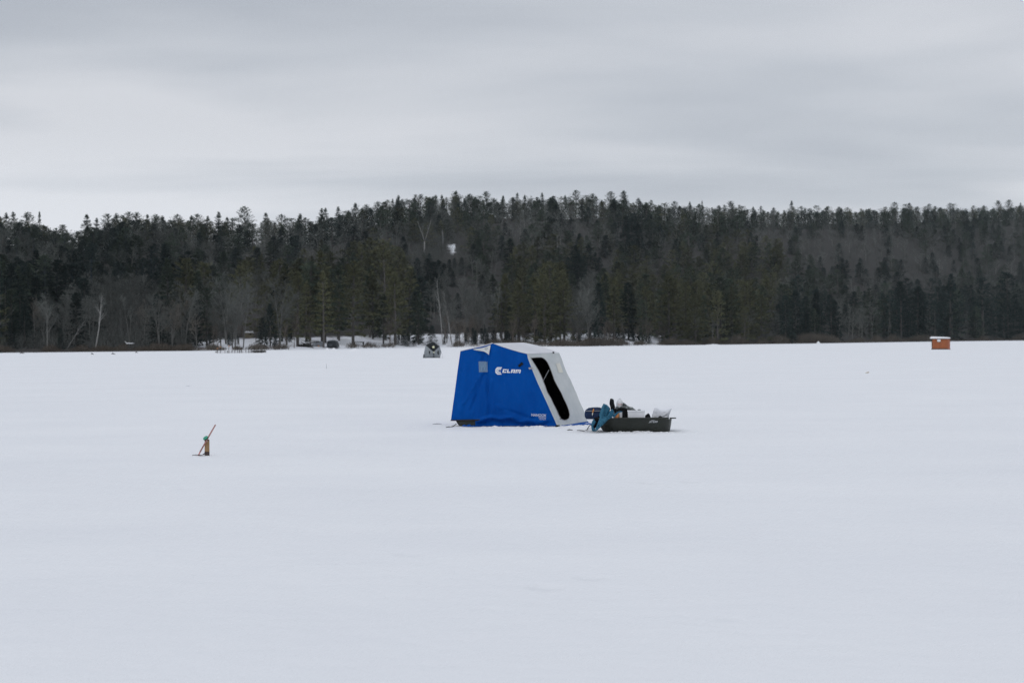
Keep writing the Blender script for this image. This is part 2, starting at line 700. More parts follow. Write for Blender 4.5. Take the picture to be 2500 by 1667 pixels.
def tube_tris(path, rad, n):
    path = np.asarray(path, float); rad = np.asarray(rad, float)
    d = unit(np.gradient(path, axis=0))
    ref = np.array([0.2, 1.0, 0.1])
    s = unit(np.cross(d, ref)); t = np.cross(d, s)
    an = np.arange(n)*2*math.pi/n
    rg = path[:, None]+(s[:, None]*np.cos(an)[None, :, None]+t[:, None]*np.sin(an)[None, :, None])*rad[:, None, None]
    a = rg[:-1]; b = rg[1:]
    a2 = np.roll(a, -1, 1); b2 = np.roll(b, -1, 1)
    q = np.concatenate([np.stack([a, a2, b2], 2).reshape(-1, 3, 3), np.stack([a, b2, b], 2).reshape(-1, 3, 3)])
    return q


def conifer(seed, H, base, width, style, whorl, clumps, tris, size):
    """returns (crown Geo, trunk Geo): whorls of branches carrying tufts of needles"""
    rs = np.random.RandomState(seed)
    cr, tr = Geo(), Geo()
    zb = H*base
    lean = rs.randn(2)*0.012*H
    zs = np.linspace(-0.6, H, 9)
    path = np.stack([lean[0]*(zs/H)**2, lean[1]*(zs/H)**2, zs], 1)
    tr.tri(tube_tris(path, (0.013*H+0.03)*(1-zs.clip(0)/H)**0.8+0.015, 6), np.ones(8*12)*rs.uniform(.85, 1.15))
    z = zb
    P0 = []; DIR = []; LEN = []
    gap = rs.rand(8)
    while z < H*0.985:
        q = (z-zb)/(H-zb)
        if style == 'pine':
            L = width*(1-q)**0.9*(0.66+0.34*min(1, q*4))+0.15*(0.8+0.5*gap[int(q*7.99)])
            el = -0.12+0.85*q**1.6
            nb = rs.randint(4, 7)
            dz = whorl*rs.uniform(0.7, 1.5)
        elif style == 'broad':
            L = width*(1-q**2.6)**0.62*(0.62+0.55*gap[int(q*7.99)])
            el = 0.05+0.7*q**1.3
            nb = rs.randint(4, 7)
            dz = whorl*rs.uniform(0.8, 1.6)
        else:
            L = width*(1-q**2.0)**0.62*(0.75+0.4*gap[int(q*7.99)])+0.1
            el = -0.2+0.9*q**2
            nb = rs.randint(5, 8)
            dz = whorl*rs.uniform(0.7, 1.1)
        a0 = rs.rand()*6.28
        for k in range(nb):
            a = a0+k*6.283/nb+rs.randn()*0.3
            e = el+rs.randn()*0.13
            l = L*rs.uniform(0.55, 1.15)
            P0.append((lean[0]*(z/H)**2, lean[1]*(z/H)**2, z+rs.randn()*0.1)); LEN.append(l)
            DIR.append((math.cos(a)*math.cos(e), math.sin(a)*math.cos(e), math.sin(e)))
        z += dz*(1.15-0.55*q)
    P0 = np.array(P0); DIR = np.array(DIR); LEN = np.array(LEN)
    # bare branch wood (part of the trunk mesh), thin
    side = unit(np.cross(DIR, [0, 0, 1.0]))
    w = 0.035+0.012*LEN[:, None]
    tr.tri(np.stack([P0-side*w, P0+side*w, P0+DIR*LEN[:, None]*0.9], 1), np.ones(len(P0))*0.8)
    nB = len(P0)
    f = 1-rs.rand(nB, clumps)**1.4*0.75
    cen = P0[:, None]+DIR[:, None]*(LEN[:, None]*f)[..., None]
    droop = (f**2)*(0.10 if style != 'spruce' else 0.16)*LEN[:, None]
    cen[..., 2] += (-droop if style == 'spruce' else droop*0.6)
    cen += rs.randn(nB, clumps, 3)*np.array([0.16, 0.16, 0.10])*size
    cen = np.repeat(cen.reshape(-1, 3), tris, 0)
    bd = np.repeat(np.repeat(DIR, clumps, 0), tris, 0)
    k = len(cen)
    d = unit(bd*0.9+rs.randn(k, 3)*np.array([0.75, 0.75, 0.42])+np.array([0, 0, 0.15 if style != 'spruce' else -0.1]))
    s = unit(np.cross(d, rs.randn(k, 3)*np.array([0.5, 0.5, 1.0])))
    qq = (0.5+0.5*(1-((cen[:, 2:3]-zb)/(H-zb)).clip(0, 1))**0.6)
    ln = qq*size*rs.uniform(0.6, 1.4, (k, 1)); wd = qq*size*rs.uniform(0.12, 0.28, (k, 1))
    Vt = np.stack([cen-d*ln*0.35-s*wd*0.6, cen-d*ln*0.2+s*wd, cen+d*ln*0.75], 1)
    shade = np.repeat(rs.uniform(0.72, 1.3, nB*clumps), tris)
    C = np.stack([shade*rs.uniform(.93, 1.09, k), shade, shade*rs.uniform(.9, 1.08, k)], 1)
    cr.tri(Vt, C)
    # leader tuft
    top = np.array([lean[0], lean[1], H])
    d = unit(rs.randn(14, 3)*np.array([.5, .5, .4])+np.array([0, 0, 0.9])); s = unit(np.cross(d, rs.randn(14, 3)))
    cr.tri(np.stack([top-d*0.5-s*.1*size, top-d*.5+s*.1*size, top+d*rs.uniform(.2, .7, (14, 1))*size], 1), np.ones(14))
    return cr, tr


def bare(seed, H, spread, n1, n2, n3, tw, twig, start=0.3, lean=0.06, stems=1):
    """leafless hardwood: trunk, limbs, branches, twigs. returns (crown Geo, trunk Geo)"""
    rs = np.random.RandomState(seed)
    cr, tr = Geo(), Geo()
    for st in range(stems):
        az = rs.rand()*6.28
        ln = lean*rs.uniform(0.3, 1.3)*(1 if stems == 1 else 2.2)
        zs = np.linspace(-0.4, 1, 10)
        wob = np.cumsum(rs.randn(10, 2)*0.008, 0)*H
        hh = H*(1 if st == 0 else rs.uniform(.75, 1))
        path = np.stack([math.cos(az)*ln*hh*zs.clip(0)**1.5+wob[:, 0]*zs.clip(0), math.sin(az)*ln*hh*zs.clip(0)**1.5+wob[:, 1]*zs.clip(0), np.where(zs < 0, zs, zs*hh)], 1)
        r0 = 0.011*hh+0.02
        rad = r0*(1-0.93*zs.clip(0))
        tr.tri(tube_tris(path, rad, 5), np.ones(90)*rs.uniform(.85, 1.15))
        f = np.sort(start+(0.97-start)*rs.rand(n1)**0.85)
        p = np.stack([np.interp(f, zs, path[:, i]) for i in range(3)], 1)
        a = rs.rand(n1)*6.28
        e = rs.uniform(0.55, 1.05, n1)
        d = np.stack([np.cos(a)*np.cos(e), np.sin(a)*np.cos(e), np.sin(e)], 1)
        L = spread*hh*(1.15-f)*rs.uniform(0.7, 1.2, n1)+0.4
        w = r0*0.42*(1.1-f)+0.012
        for i in range(n1):
            t = np.linspace(0, 1, 4)[:, None]
            bp = p[i]+d[i]*L[i]*t+np.array([0, 0, 0.25])*L[i]*t**2
            tr.tri(tube_tris(bp, w[i]*(1-0.85*t[:, 0]), 3), np.ones(18)*rs.uniform(.9, 1.2))
        # second order
        f2 = rs.uniform(0.2, 1.0, (n1, n2))
        p2 = p[:, None]+d[:, None]*(L[:, None]*f2)[..., None]; p2[..., 2] += 0.25*L[:, None]*f2**2
        d2 = unit(d[:, None]+rs.randn(n1, n2, 3)*0.62+np.array([0, 0, 0.3]))
        L2 = L[:, None]*rs.uniform(0.3, 0.65, (n1, n2))*(1.15-0.5*f2)
        p2 = p2.reshape(-1, 3); d2 = d2.reshape(-1, 3); L2 = L2.reshape(-1, 1)
        s2 = unit(np.cross(d2, rs.randn(len(d2), 3)))
        e2 = p2+d2*L2+np.array([0, 0, 0.12])*L2
        cr.tri(np.stack([p2-s2*tw, p2+s2*tw, e2], 1), rs.uniform(.8, 1.2, len(p2)))
        # twigs
        f3 = rs.uniform(0.25, 1.0, (len(p2), n3))
        p3 = (p2[:, None]+(e2-p2)[:, None]*f3[..., None]).reshape(-1, 3)
        d3 = unit(np.repeat(d2, n3, 0)+rs.randn(len(p3), 3)*0.6+np.array([0, 0, 0.35]))
        L3 = np.repeat(L2, n3, 0)*rs.uniform(0.35, 0.75, (len(p3), 1))+0.15
        s3 = unit(np.cross(d3, rs.randn(len(p3), 3)))
        cr.tri(np.stack([p3-s3*twig, p3+s3*twig, p3+d3*L3], 1), rs.uniform(.8, 1.25, len(p3)))
    return cr, tr


OLIVE = (0.092, 0.094, 0.054)
MIDG = (0.052, 0.068, 0.050)
DARK = (0.024, 0.036, 0.034)
TWIG = (0.099, 0.104, 0.097)
TWIGB = (0.105, 0.093, 0.080)
BARK = (0.085, 0.078, 0.074)
GREYB = (0.120, 0.119, 0.112)
BIRCH = (0.30, 0.295, 0.285)

# detailed variants (used by the trees that are objects of their own)
PINES = [conifer(100+i, 18.0, [0.16, 0.2, 0.13, 0.22, 0.17, 0.19, 0.15][i], [4.6, 4.2, 5.0, 4.0, 4.5, 3.8, 5.0][i], ['pine', 'pine', 'broad', 'pine', 'pine', 'pine', 'broad'][i], 0.85, 9, 4, 0.75) for i in range(7)]
LOWPINES = [conifer(140+i, 15.0, 0.04, [4.2, 4.4, 3.8, 4.7][i], ['broad', 'pine', 'broad', 'broad'][i], 0.8, 8, 4, 0.75) for i in range(4)]
SPRUCES = [conifer(200+i, 15.0, 0.05, [3.0, 2.7, 3.4, 2.9][i], 'spruce', 0.55, 8, 3, 0.68) for i in range(4)]
BARES = [bare(300+i, 13.0, [0.34, 0.28, 0.38, 0.3, 0.33][i], 16, 7, 9, 0.024, 0.018, [0.25, 0.35, 0.2, 0.3, 0.25][i], 0.07, [1, 1, 2, 1, 3][i]) for i in range(5)]
BIRCHES = [bare(350+i, 12.0, 0.26, 13, 6, 7, 0.02, 0.014, 0.4, 0.09, [1, 1, 2][i]) for i in range(3)]
# lighter variants for the mass of the far wood
PINES_L = [conifer(400+i, 15.0, 0.06, [4.2, 4.6, 4.6, 3.8, 4.8][i], ['broad', 'broad', 'pine', 'broad', 'broad'][i], 1.0, 6, 3, 0.95) for i in range(5)]
SPRUCES_L = [conifer(450+i, 15.0, 0.05, [3.3, 3.0, 3.6][i], 'spruce', 0.8, 5, 3, 0.9) for i in range(3)]
BARES_L = [bare(500+i, 13.0, [0.36, 0.32, 0.38, 0.34][i], 13, 6, 8, 0.032, 0.028, 0.2, 0.06) for i in range(4)]


def geo_mesh(name, geo):
    V, T, C = geo.arrays()
    return np_mesh(name, V, [T], C=C, mats=[M['tint']])


def both_mesh(name, cr, tr, twig, bark):
    """crown and trunk in one mesh; colours relative to the crown tint"""
    V1, T1, C1 = cr.arrays(); V2, T2, C2 = tr.arrays()
    k = np.array(bark)/np.array(twig)
    return np_mesh(name, np.concatenate([V1, V2]), [np.concatenate([T1, T2+len(V1)])], C=np.concatenate([C1, C2*k]), mats=[M['tint']])


KIT = {
    'pine': (PINES, [geo_mesh('crown', c) for c, t in PINES], [geo_mesh('trunk', t) for c, t in PINES], 18.0),
    'lowpine': (LOWPINES, [geo_mesh('crown', c) for c, t in LOWPINES], [geo_mesh('trunk', t) for c, t in LOWPINES], 15.0),
    'spruce': (SPRUCES, [geo_mesh('crown', c) for c, t in SPRUCES], [geo_mesh('trunk', t) for c, t in SPRUCES], 15.0),
    'bare': (BARES, [geo_mesh('crown', c) for c, t in BARES], [geo_mesh('trunk', t) for c, t in BARES], 13.0),
    'birch': (BIRCHES, [geo_mesh('crown', c) for c, t in BIRCHES], [geo_mesh('trunk', t) for c, t in BIRCHES], 12.0),
}
WHOLE = {
    'pine': [both_mesh('pine_tree', c, t, OLIVE, BARK) for c, t in PINES],
    'lowpine': [both_mesh('pine_tree', c, t, OLIVE, BARK) for c, t in LOWPINES],
    'spruce': [both_mesh('spruce_tree', c, t, MIDG, BARK) for c, t in SPRUCES],
    'bare': [both_mesh('bare_tree', c, t, TWIG, GREYB) for c, t in BARES],
}
NAME = {'pine': 'pine_tree', 'lowpine': 'pine_tree', 'spruce': 'spruce_tree', 'bare': 'bare_tree', 'birch': 'birch_tree'}
CAT = {'pine': 'pine tree', 'lowpine': 'pine tree', 'spruce': 'spruce tree', 'bare': 'bare tree', 'birch': 'birch tree'}
GROUP = {'pine': 'pines of the wooded hill', 'lowpine': 'pines of the wooded hill', 'spruce': 'spruces of the wooded hill', 'bare': 'leafless trees of the wooded hill', 'birch': 'white birches along the shore'}


def place_tree(kind, var, loc, h, rz, tint, bark, label, parts, wide=1.0, lean=(0, 0), group=None, g=None):
    kit, cm, tm, H0 = KIT[kind]
    var %= len(kit)
    s = h/H0
    g = g or random.Random(int(loc[0]*97)+int(loc[1]*31)).uniform(.6, 1.55)
    if parts:
        o = bpy.data.objects.new(NAME[kind], None)
        o.empty_display_size = 0.5
        col.objects.link(o)
        for nm, me, c in (('trunk', tm[var], bark), ('crown', cm[var], tint)):
            p = bpy.data.objects.new(nm, me)
            p.parent = o
            p.color = (*(v*g for v in c), 1)
            col.objects.link(p)
    else:
        o = bpy.data.objects.new(NAME[kind], WHOLE[kind][var])
        o.color = (*(v*g for v in tint), 1)
        col.objects.link(o)
    o.location = loc
    o.rotation_euler = (lean[0], lean[1], rz)
    o.scale = (s*wide, s*wide, s)
    tag(o, label, CAT[kind], group or GROUP[kind])
    return o


COLS = [(150, 'at the far left end of the shore'), (300, 'around the leaning white birches'), (500, 'left of the dock stakes'), (660, 'behind the dock stakes'),
        (760, 'between the dock and the covered trailer'), (900, 'behind the covered trailer'), (1000, 'left of the small grey shelter'), (1110, 'behind the small grey shelter'),
        (1290, 'behind the blue shelter'), (1440, 'just right of the blue shelter'), (1660, 'behind the loaded sled'), (1950, 'right of the loaded sled'), (2230, 'left of the orange ice shack'),
        (2350, 'behind the orange ice shack'), (9999, 'right of the orange ice shack')]


def where(px, u):
    c = next(t for lim, t in COLS if px < lim)
    b = 'on the shore' if u < 0.13 else 'low on the slope' if u < 0.42 else 'halfway uphill' if u < 0.8 else 'near the hilltop'
    return b+' '+c


def look(kind, tint, h):
    size = 'tall' if h > 16.5 else 'short' if h < 12.0 else 'middling'
    if kind == 'bare':
        return size+' leafless grey tree'
    t = {OLIVE: 'olive green', MIDG: 'dull green', DARK: 'blackish green'}[tint]
    return size+' '+t+(' spruce' if kind == 'spruce' else ' pine')


# zones of the wood: (px, py, rx, ry, kind)
ZONES = [
    (750, 592, 190, 26, 'bare'), (520, 592, 110, 34, 'mixb'), (985, 590, 70, 40, 'bare'), (1255, 545, 60, 38, 'bare'), (1130, 735, 85, 75, 'bare'),
    (1395, 535, 70, 45, 'mixb'), (1425, 740, 32, 90, 'bare'), (300, 780, 220, 90, 'bare'), (580, 770, 75, 70, 'bare'), (2090, 590, 140, 55, 'bare'), (2010, 545, 90, 22, 'mixb'),
    (2250, 640, 170, 40, 'mixb'), (1880, 560, 40, 40, 'bare'), (2400, 650, 120, 40, 'mixb'), (2130, 690, 60, 30, 'bare'), (120, 640, 60, 40, 'mixb'), (430, 575, 50, 30, 'bare'), (2100, 770, 70, 60, 'mixb'),
    (1060, 650, 80, 40, 'dark'), (200, 690, 260, 55, 'dark'), (420, 660, 90, 40, 'dark'), (2300, 780, 420, 75, 'dark'), (2080, 655, 60, 20, 'dark'), (1560, 560, 60, 60, 'dark'), (1430, 640, 50, 20, 'dark'),
    (1330, 700, 110, 110, 'olive'), (1680, 710, 230, 90, 'olive'), (840, 720, 170, 120, 'olive'), (620, 670, 70, 45, 'olive'), (940, 640, 80, 60, 'olive'), (480, 690, 40, 25, 'olive'), (1820, 640, 120, 50, 'olive'),
]


def species(px, py, rnd):
    for cx, cy, rx, ry, k in (ZONES if py > float(tab(px, *CANOPY))+27 else ()):
        e = ((px-cx)/rx)**2+((py-cy)/ry)**2
        if e < rnd.uniform(0.7, 1.2):
            r = rnd.random()
            if k == 'bare': return ('bare', TWIG) if r < .86 else ('spruce', DARK)
            if k == 'mixb': return ('bare', TWIG) if r < .55 else ('spruce', DARK) if r < .78 else ('pine', MIDG)
            if k == 'dark': return ('spruce', DARK) if r < .62 else ('pine', DARK) if r < .86 else ('pine', MIDG)
            if k == 'olive': return ('pine', OLIVE) if r < .62 else ('pine', MIDG) if r < .86 else ('spruce', MIDG) if r < .93 else ('bare', TWIG)
    r = rnd.random()
    if px < 900 and float(tab(px, *CANOPY))+30 < py < 690:
        return ('bare', TWIG) if r < .45 else ('spruce', DARK) if r < .74 else ('pine', DARK) if r < .84 else ('pine', MIDG)
    if px > 1850 and float(tab(px, *CANOPY))+30 < py < 720:
        return ('bare', TWIG) if r < .38 else ('spruce', DARK) if r < .68 else ('pine', MIDG)
    return ('pine', MIDG) if r < .34 else ('pine', OLIVE) if r < .46 else ('spruce', DARK) if r < .62 else ('spruce', MIDG) if r < .70 else ('bare', TWIG)


SKYLINE = [(18, 520, 'pine'), (38, 518, 'pine'), (72, 519, 'broad'), (98, 517, 'thin'), (112, 552, 'spruce'), (155, 549, 'spruce'), (212, 524, 'pine'), (235, 533, 'pine'), (263, 523, 'broad'), (288, 521, 'pine'),
           (315, 518, 'broad'), (335, 519, 'broad'), (360, 524, 'pine'), (381, 524, 'broad'), (400, 527, 'pine'), (436, 524, 'broad'), (466, 526, 'pine'), (483, 523, 'broad'), (510, 528, 'pine'), (535, 518, 'pine'), (555, 531, 'pine'),
           (600, 505, 'broad'), (650, 520, 'pine'), (688, 524, 'broad'), (736, 522, 'pine'), (784, 509, 'pine'), (793, 508, 'pine'), (828, 505, 'pine'), (871, 496, 'pine'), (896, 500, 'broad'), (960, 486, 'pine'), (976, 477, 'pine'),
           (1028, 475, 'broad'), (1060, 480, 'broad'), (1080, 476, 'pine'), (1115, 466, 'pine'), (1150, 474, 'broad'), (1190, 468, 'broad'), (1230, 478, 'pine'), (1263, 471, 'pine'), (1283, 477, 'pine'), (1326, 471, 'pine'), (1350, 482, 'broad'),
           (1382, 477, 'pine'), (1408, 465, 'broad'), (1448, 473, 'broad'), (1494, 468, 'broad'), (1524, 466, 'spruce'), (1560, 484, 'spruce'), (1648, 492, 'broad'), (1685, 493, 'pine'), (1716, 490, 'thin'), (1785, 492, 'broad'),
           (1840, 505, 'pine'), (1890, 507, 'spruce'), (1934, 491, 'pine'), (1968, 508, 'pine'), (2050, 505, 'spruce'), (2185, 494, 'broad'), (2222, 496, 'spruce'), (2270, 498, 'broad'), (2322, 496, 'broad'), (2440, 490, 'broad'), (2466, 488, 'broad'), (2492, 495, 'pine')]
SKY_LABEL = {72: 'broad tiered pine standing clear of the skyline at the far left', 98: 'thin sparse pine beside the broad tiered one at the far left', 600: 'tallest pine on the left half of the skyline',
             1115: 'slim pine poking highest from the hilltop above the small grey shelter', 1524: 'dense dark spire highest on the skyline, above the loaded sled', 1716: 'lollipop shaped pine poking from the skyline right of the loaded sled',
             1934: 'lone pointed pine on the skyline between the sled and the orange ice shack', 784: 'left one of two slim pines close together on the skyline', 793: 'right one of two slim pines close together on the skyline',
             112: 'small spruce at the left rim of the low gap in the skyline', 155: 'small spruce standing alone in the low gap of the skyline'}


def build_forest():
    rnd = random.Random(11)
    DB = ground_at(1037, 617)
    trees = []   # (D, kind, var, px, u, h, tint, wide)
    pxs = np.arange(-300, 2801, 1.0)
    for row in range(46):
        u0 = 0.018+row*0.0232 if row < 39 else 0.9+(row-39)*0.024
        px = -280.0
        while px < 2780:
            S = float(shore(px)); Rg = float(ridge(px))
            u = u0+rnd.uniform(-.011, .011)
            D = S+u*(Rg-S)
            step = FPX*rnd.uniform(4.6, 8.4)/D*(1+.25*min(1, u*2))
            p = px+rnd.uniform(-.5, .5)*step
            px += step
            z = float(hill_z(p, D))
            if u < 0.3 and abs(p-608) < 15:
                continue
            front = u < 0.3 and (600 < p < 1320 or 1400 < p < 1560)
            if front and rnd.random() < (0.5 if u < 0.12 else 0.15):
                continue
            h = rnd.uniform(9.5, 16.0) if u < .16 else rnd.uniform(8.5, 13.5) if u < .3 else rnd.uniform(7.0, 11.5)
            if u > 0.8: h = rnd.uniform(9.5, 13.0)
            pyc = hor(p)-(z+0.62*h-CAMZ)*FPX/D
            kind, tint = species(p, pyc, rnd)
            if kind == 'pine' and u < 0.8: h *= rnd.uniform(0.95, 1.25)
            if kind == 'bare': h *= 0.88
            if kind == 'spruce': h *= rnd.uniform(.75, 1.05)
            if u > 0.6:
                mx_ = (hor(p)-(float(tab(p, *CANOPY))+rnd.uniform(-13, 9)))*D/FPX+CAMZ-z
                if h > mx_: h = max(5.0, mx_)
            top = hor(p)-(z+h-CAMZ)*FPX/D
            bot = hor(p)-(z-CAMZ)*FPX/D
            # the shore trees end at roughly these heights
            lim = float(tab(p, (-300, 700), (0, 690), (250, 715), (450, 690), (560, 650), (700, 640), (800, 610), (940, 590), (1030, 640), (1110, 690), (1230, 680), (1330, 640), (1500, 640), (1800, 630), (2000, 660), (2500, 670)))
            if u < 0.12 and top < lim:
                h = max(5.0, (bot-lim)*D/FPX*rnd.uniform(.85, 1.0)); top = bot-h*FPX/D
            # keep the snowy opening on the hill and the forked birch in sight
            S2, R2 = float(shore(CLEAR[0])), float(ridge(CLEAR[0]))
            wpx = 2.6*FPX/D
            if D < S2+(CLEAR[1]+.04)*(R2-S2) and abs(p-1103) < 16+wpx and top < 628 and bot > 596:
                h = (bot-628)*D/FPX*rnd.uniform(.75, 1.0); top = bot-h*FPX/D
                if h < 3.0 or D > ground_at(1103, 640):
                    continue
                kind, tint = ('spruce', DARK)
            if D < DB+4 and abs(p-1037) < 18+wpx and top < 612 and bot > 560:
                h = (bot-614)*D/FPX*rnd.uniform(.75, 1.0)
                if h < 3.0:
                    continue
            k = 'lowpine' if kind == 'pine' and not front else kind
            trees.append((D, k, rnd.randrange(100), p, u, h, tint, rnd.uniform(.9, 1.25)*(1+.38*min(1, max(0, u-.1)*4)), z))
    # trees on the skyline
    for px, py, st in SKYLINE:
        S = float(shore(px)); Rg = float(ridge(px))
        u = 0.97; D = S+u*(Rg-S); z = float(hill_z(px, D))
        h = (hor(px)-py)*D/FPX+CAMZ-z
        kind = 'spruce' if st == 'spruce' else 'pine'
        var = {'pine': rnd.choice((0, 1, 3, 4, 5)), 'broad': rnd.choice((2, 6)), 'thin': 5, 'spruce': rnd.randrange(4)}[st]
        wide = {'pine': 1.45 if px < 900 else 1.2, 'broad': 1.35, 'thin': .6, 'spruce': 1.3}[st]
        lab = SKY_LABEL.get(px) or {'pine': 'pointed pine', 'broad': 'bushy topped pine', 'spruce': 'dense pointed spruce'}[st]+' rising from the skyline '+next(t for lim, t in COLS if px < lim)
        place_tree(kind, var, ((px-CX)/FPX*D, D, z), h, rnd.uniform(0, 6.28), MIDG if px < 1500 else DARK, BARK, lab, True, wide)
    # the biggest on the shore, set one by one: px, top, distance behind the shore line, kind, variant, tint, width
    big = [(700, 694, 14, 'pine', 1, OLIVE, .95), (727, 664, 9, 'pine', 0, OLIVE, 1.0), (757, 640, 26, 'pine', 2, MIDG, 1.0), (787, 612, 22, 'pine', 3, OLIVE, 1.0), (826, 640, 30, 'pine', 4, MIDG, 1.05), (862, 637, 10, 'pine', 0, OLIVE, 1.1),
           (903, 655, 34, 'pine', 5, MIDG, 1.1), (941, 586, 24, 'pine', 6, OLIVE, .85), (965, 664, 8, 'pine', 4, OLIVE, 1.15), (998, 652, 20, 'pine', 1, OLIVE, 1.1), (1022, 716, 8, 'pine', 3, MIDG, 1.0), (660, 742, 9, 'lowpine', 1, DARK, 1.0),
           (648, 690, 26, 'pine', 6, OLIVE, 1.0), (590, 650, 40, 'pine', 2, OLIVE, 1.0), (1235, 668, 20, 'pine', 4, OLIVE, 1.0), (1268, 690, 10, 'pine', 1, OLIVE, 1.05), (1308, 668, 14, 'pine', 0, OLIVE, 1.0), (1345, 640, 26, 'pine', 2, OLIVE, 1.0),
           (1368, 712, 10, 'pine', 5, OLIVE, 1.1), (1462, 690, 14, 'spruce', 1, DARK, 1.0), (1500, 680, 22, 'pine', 3, OLIVE, 1.0), (1535, 690, 18, 'spruce', 2, DARK, 1.05), (1578, 700, 12, 'pine', 6, OLIVE, .9), (1633, 664, 12, 'pine', 0, OLIVE, 1.1),
           (1700, 690, 20, 'lowpine', 0, OLIVE, 1.0), (1760, 680, 16, 'lowpine', 2, MIDG, 1.0), (1820, 690, 20, 'lowpine', 3, OLIVE, 1.0), (505, 705, 12, 'lowpine', 2, MIDG, .9), (480, 735, 8, 'lowpine', 0, DARK, .9), (455, 760, 16, 'spruce', 0, DARK, .9),
           (640, 776, 6, 'spruce', 2, DARK, 1.1), (1055, 796, 4, 'spruce', 2, DARK, 1.5), (995, 815, 3, 'spruce', 0, DARK, 1.8), (148, 800, 3, 'spruce', 1, DARK, 1.2), (30, 770, 6, 'spruce', 3, DARK, 1.0), (60, 745, 14, 'lowpine', 1, DARK, 1.0), (400, 725, 10, 'lowpine', 3, DARK, .9),
           (1010, 822, 3, 'spruce', 1, DARK, 1.7), (985, 812, 5, 'spruce', 3, DARK, 1.6), (2320, 670, 14, 'lowpine', 1, DARK, 1.0), (2400, 680, 14, 'lowpine', 3, DARK, 1.0), (2460, 668, 14, 'lowpine', 0, DARK, 1.0), (2200, 690, 12, 'lowpine', 2, DARK, 1.0), (2240, 700, 20, 'spruce', 0, DARK, 1.2)]
    own = {1055: 'small dark bushy spruce right behind the small grey shelter', 148: 'small rounded dark evergreen at the foot of the leaning birch', 727: 'golden olive pine with bare pole top beside the spreading grey tree',
           965: 'wide olive pine with a pale trunk left of the small grey shelter', 941: 'tallest pine of the shore, left of the small grey shelter', 1633: 'olive pine with clear tiers and a visible trunk behind the loaded sled',
           995: 'low dark evergreen bush left of the small grey shelter', 862: 'tiered olive pine just right of the covered trailer', 640: 'low dark spruce beside the grey spreading tree at the dock'}
    for px, top, back, kind, var, tint, wide in big:
        D = float(shore(px))+back; z = float(hill_z(px, D))
        h = (hor(px)-top)*D/FPX+CAMZ-z
        u = back/(float(ridge(px))-float(shore(px)))
        lab = own.get(px) or 'large '+look(kind, tint, 14).split(' ', 1)[1]+' '+where(px, u).replace('low on the slope', 'at the foot of the slope')
        place_tree(kind, var, ((px-CX)/FPX*D, D, z), h, rnd.uniform(0, 6.28), tint, BARK, lab, True, wide*1.22 if kind != 'spruce' else wide, g=rnd.uniform(1.0, 1.35) if tint is OLIVE else None)
    # bare trees and birches of the shore: px, top, back, kind, variant, lean about the view axis (radians, + to the right), colours
    bl = [(684, 676, 5, 'bare', 2, 0.0, GREYB, TWIG, 'spreading grey leafless tree with pale limbs between the dock and the trailer', 1.25), (120, 712, 8, 'bare', 0, 0.03, GREYB, TWIG, None, 1), (85, 730, 16, 'bare', 3, -.02, GREYB, TWIGB, None, 1),
          (233, 722, 6, 'birch', 0, 0.20, BIRCH, TWIG, 'leaning white birch with a curved trunk, taller of the two at the left shore', 1), (163, 770, 3, 'birch', 1, 0.58, BIRCH, TWIG, 'strongly leaning white birch low over the left shore', .8),
          (316, 725, 8, 'birch', 2, 0.0, GREYB, TWIG, 'slim forked grey birch right of the leaning white birches', .8), (395, 735, 8, 'bare', 1, 0.0, GREYB, TWIGB, None, 1), (420, 742, 5, 'bare', 4, 0.0, GREYB, TWIGB, 'many stemmed pale leafless tree left of the dock', 1.1), (448, 720, 9, 'bare', 0, 0.03, GREYB, TWIGB, None, 1),
          (540, 745, 5, 'bare', 2, -.05, GREYB, TWIG, None, 1), (567, 752, 4, 'bare', 4, 0.05, GREYB, TWIG, 'many stemmed pale leafless tree behind the dock stakes', 1.1), (594, 700, 8, 'bare', 1, 0.03, GREYB, TWIG, None, .9), (1081, 680, 6, 'birch', 0, -.06, BIRCH, TWIG, 'tall straight birch trunk right of the small grey shelter', .6),
          (1103, 706, 9, 'birch', 2, -.12, BIRCH, TWIG, 'forked birch leaning left between the two shelters', .8), (1138, 690, 16, 'bare', 0, .02, GREYB, TWIG, None, 1), (1180, 700, 18, 'bare', 3, 0, GREYB, TWIG, None, 1), (1210, 706, 16, 'bare', 1, 0, GREYB, TWIG, None, 1),
          (1160, 715, 12, 'bare', 4, 0, GREYB, TWIG, None, 1), (1412, 738, 5, 'bare', 4, .1, GREYB, TWIG, 'pale bushy leafless tree between the blue shelter and the sled', 1.4), (1436, 712, 9, 'bare', 2, .08, GREYB, TWIG, None, 1.1), (1390, 760, 4, 'birch', 1, .35, GREYB, TWIG, 'grey trunk leaning right behind the blue shelter', .8), (1525, 745, 6, 'birch', 1, -.15, GREYB, TWIG, 'pair of leaning grey trunks behind the loaded sled', .7),
          (1738, 782, 4, 'birch', 2, .08, BIRCH, TWIG, 'short white forked birch on the shore right of the loaded sled', .8), (2168, 790, 4, 'birch', 0, .02, BIRCH, TWIG, 'small white birch stub on the shore left of the orange ice shack', .6), (1700, 770, 6, 'bare', 0, 0, GREYB, TWIG, None, 1),
          (2130, 740, 8, 'bare', 1, 0, GREYB, TWIG, None, 1), (2105, 750, 8, 'bare', 2, 0, GREYB, TWIG, None, 1), (265, 740, 10, 'bare', 3, .02, GREYB, TWIG, None, 1), (205, 742, 12, 'bare', 1, 0, GREYB, TWIG, None, 1), (352, 738, 12, 'bare', 0, 0, GREYB, TWIGB, None, 1), (180, 735, 8, 'bare', 4, 0, GREYB, TWIG, None, 1), (480, 770, 4, 'bare', 3, 0, GREYB, TWIGB, None, 1)]
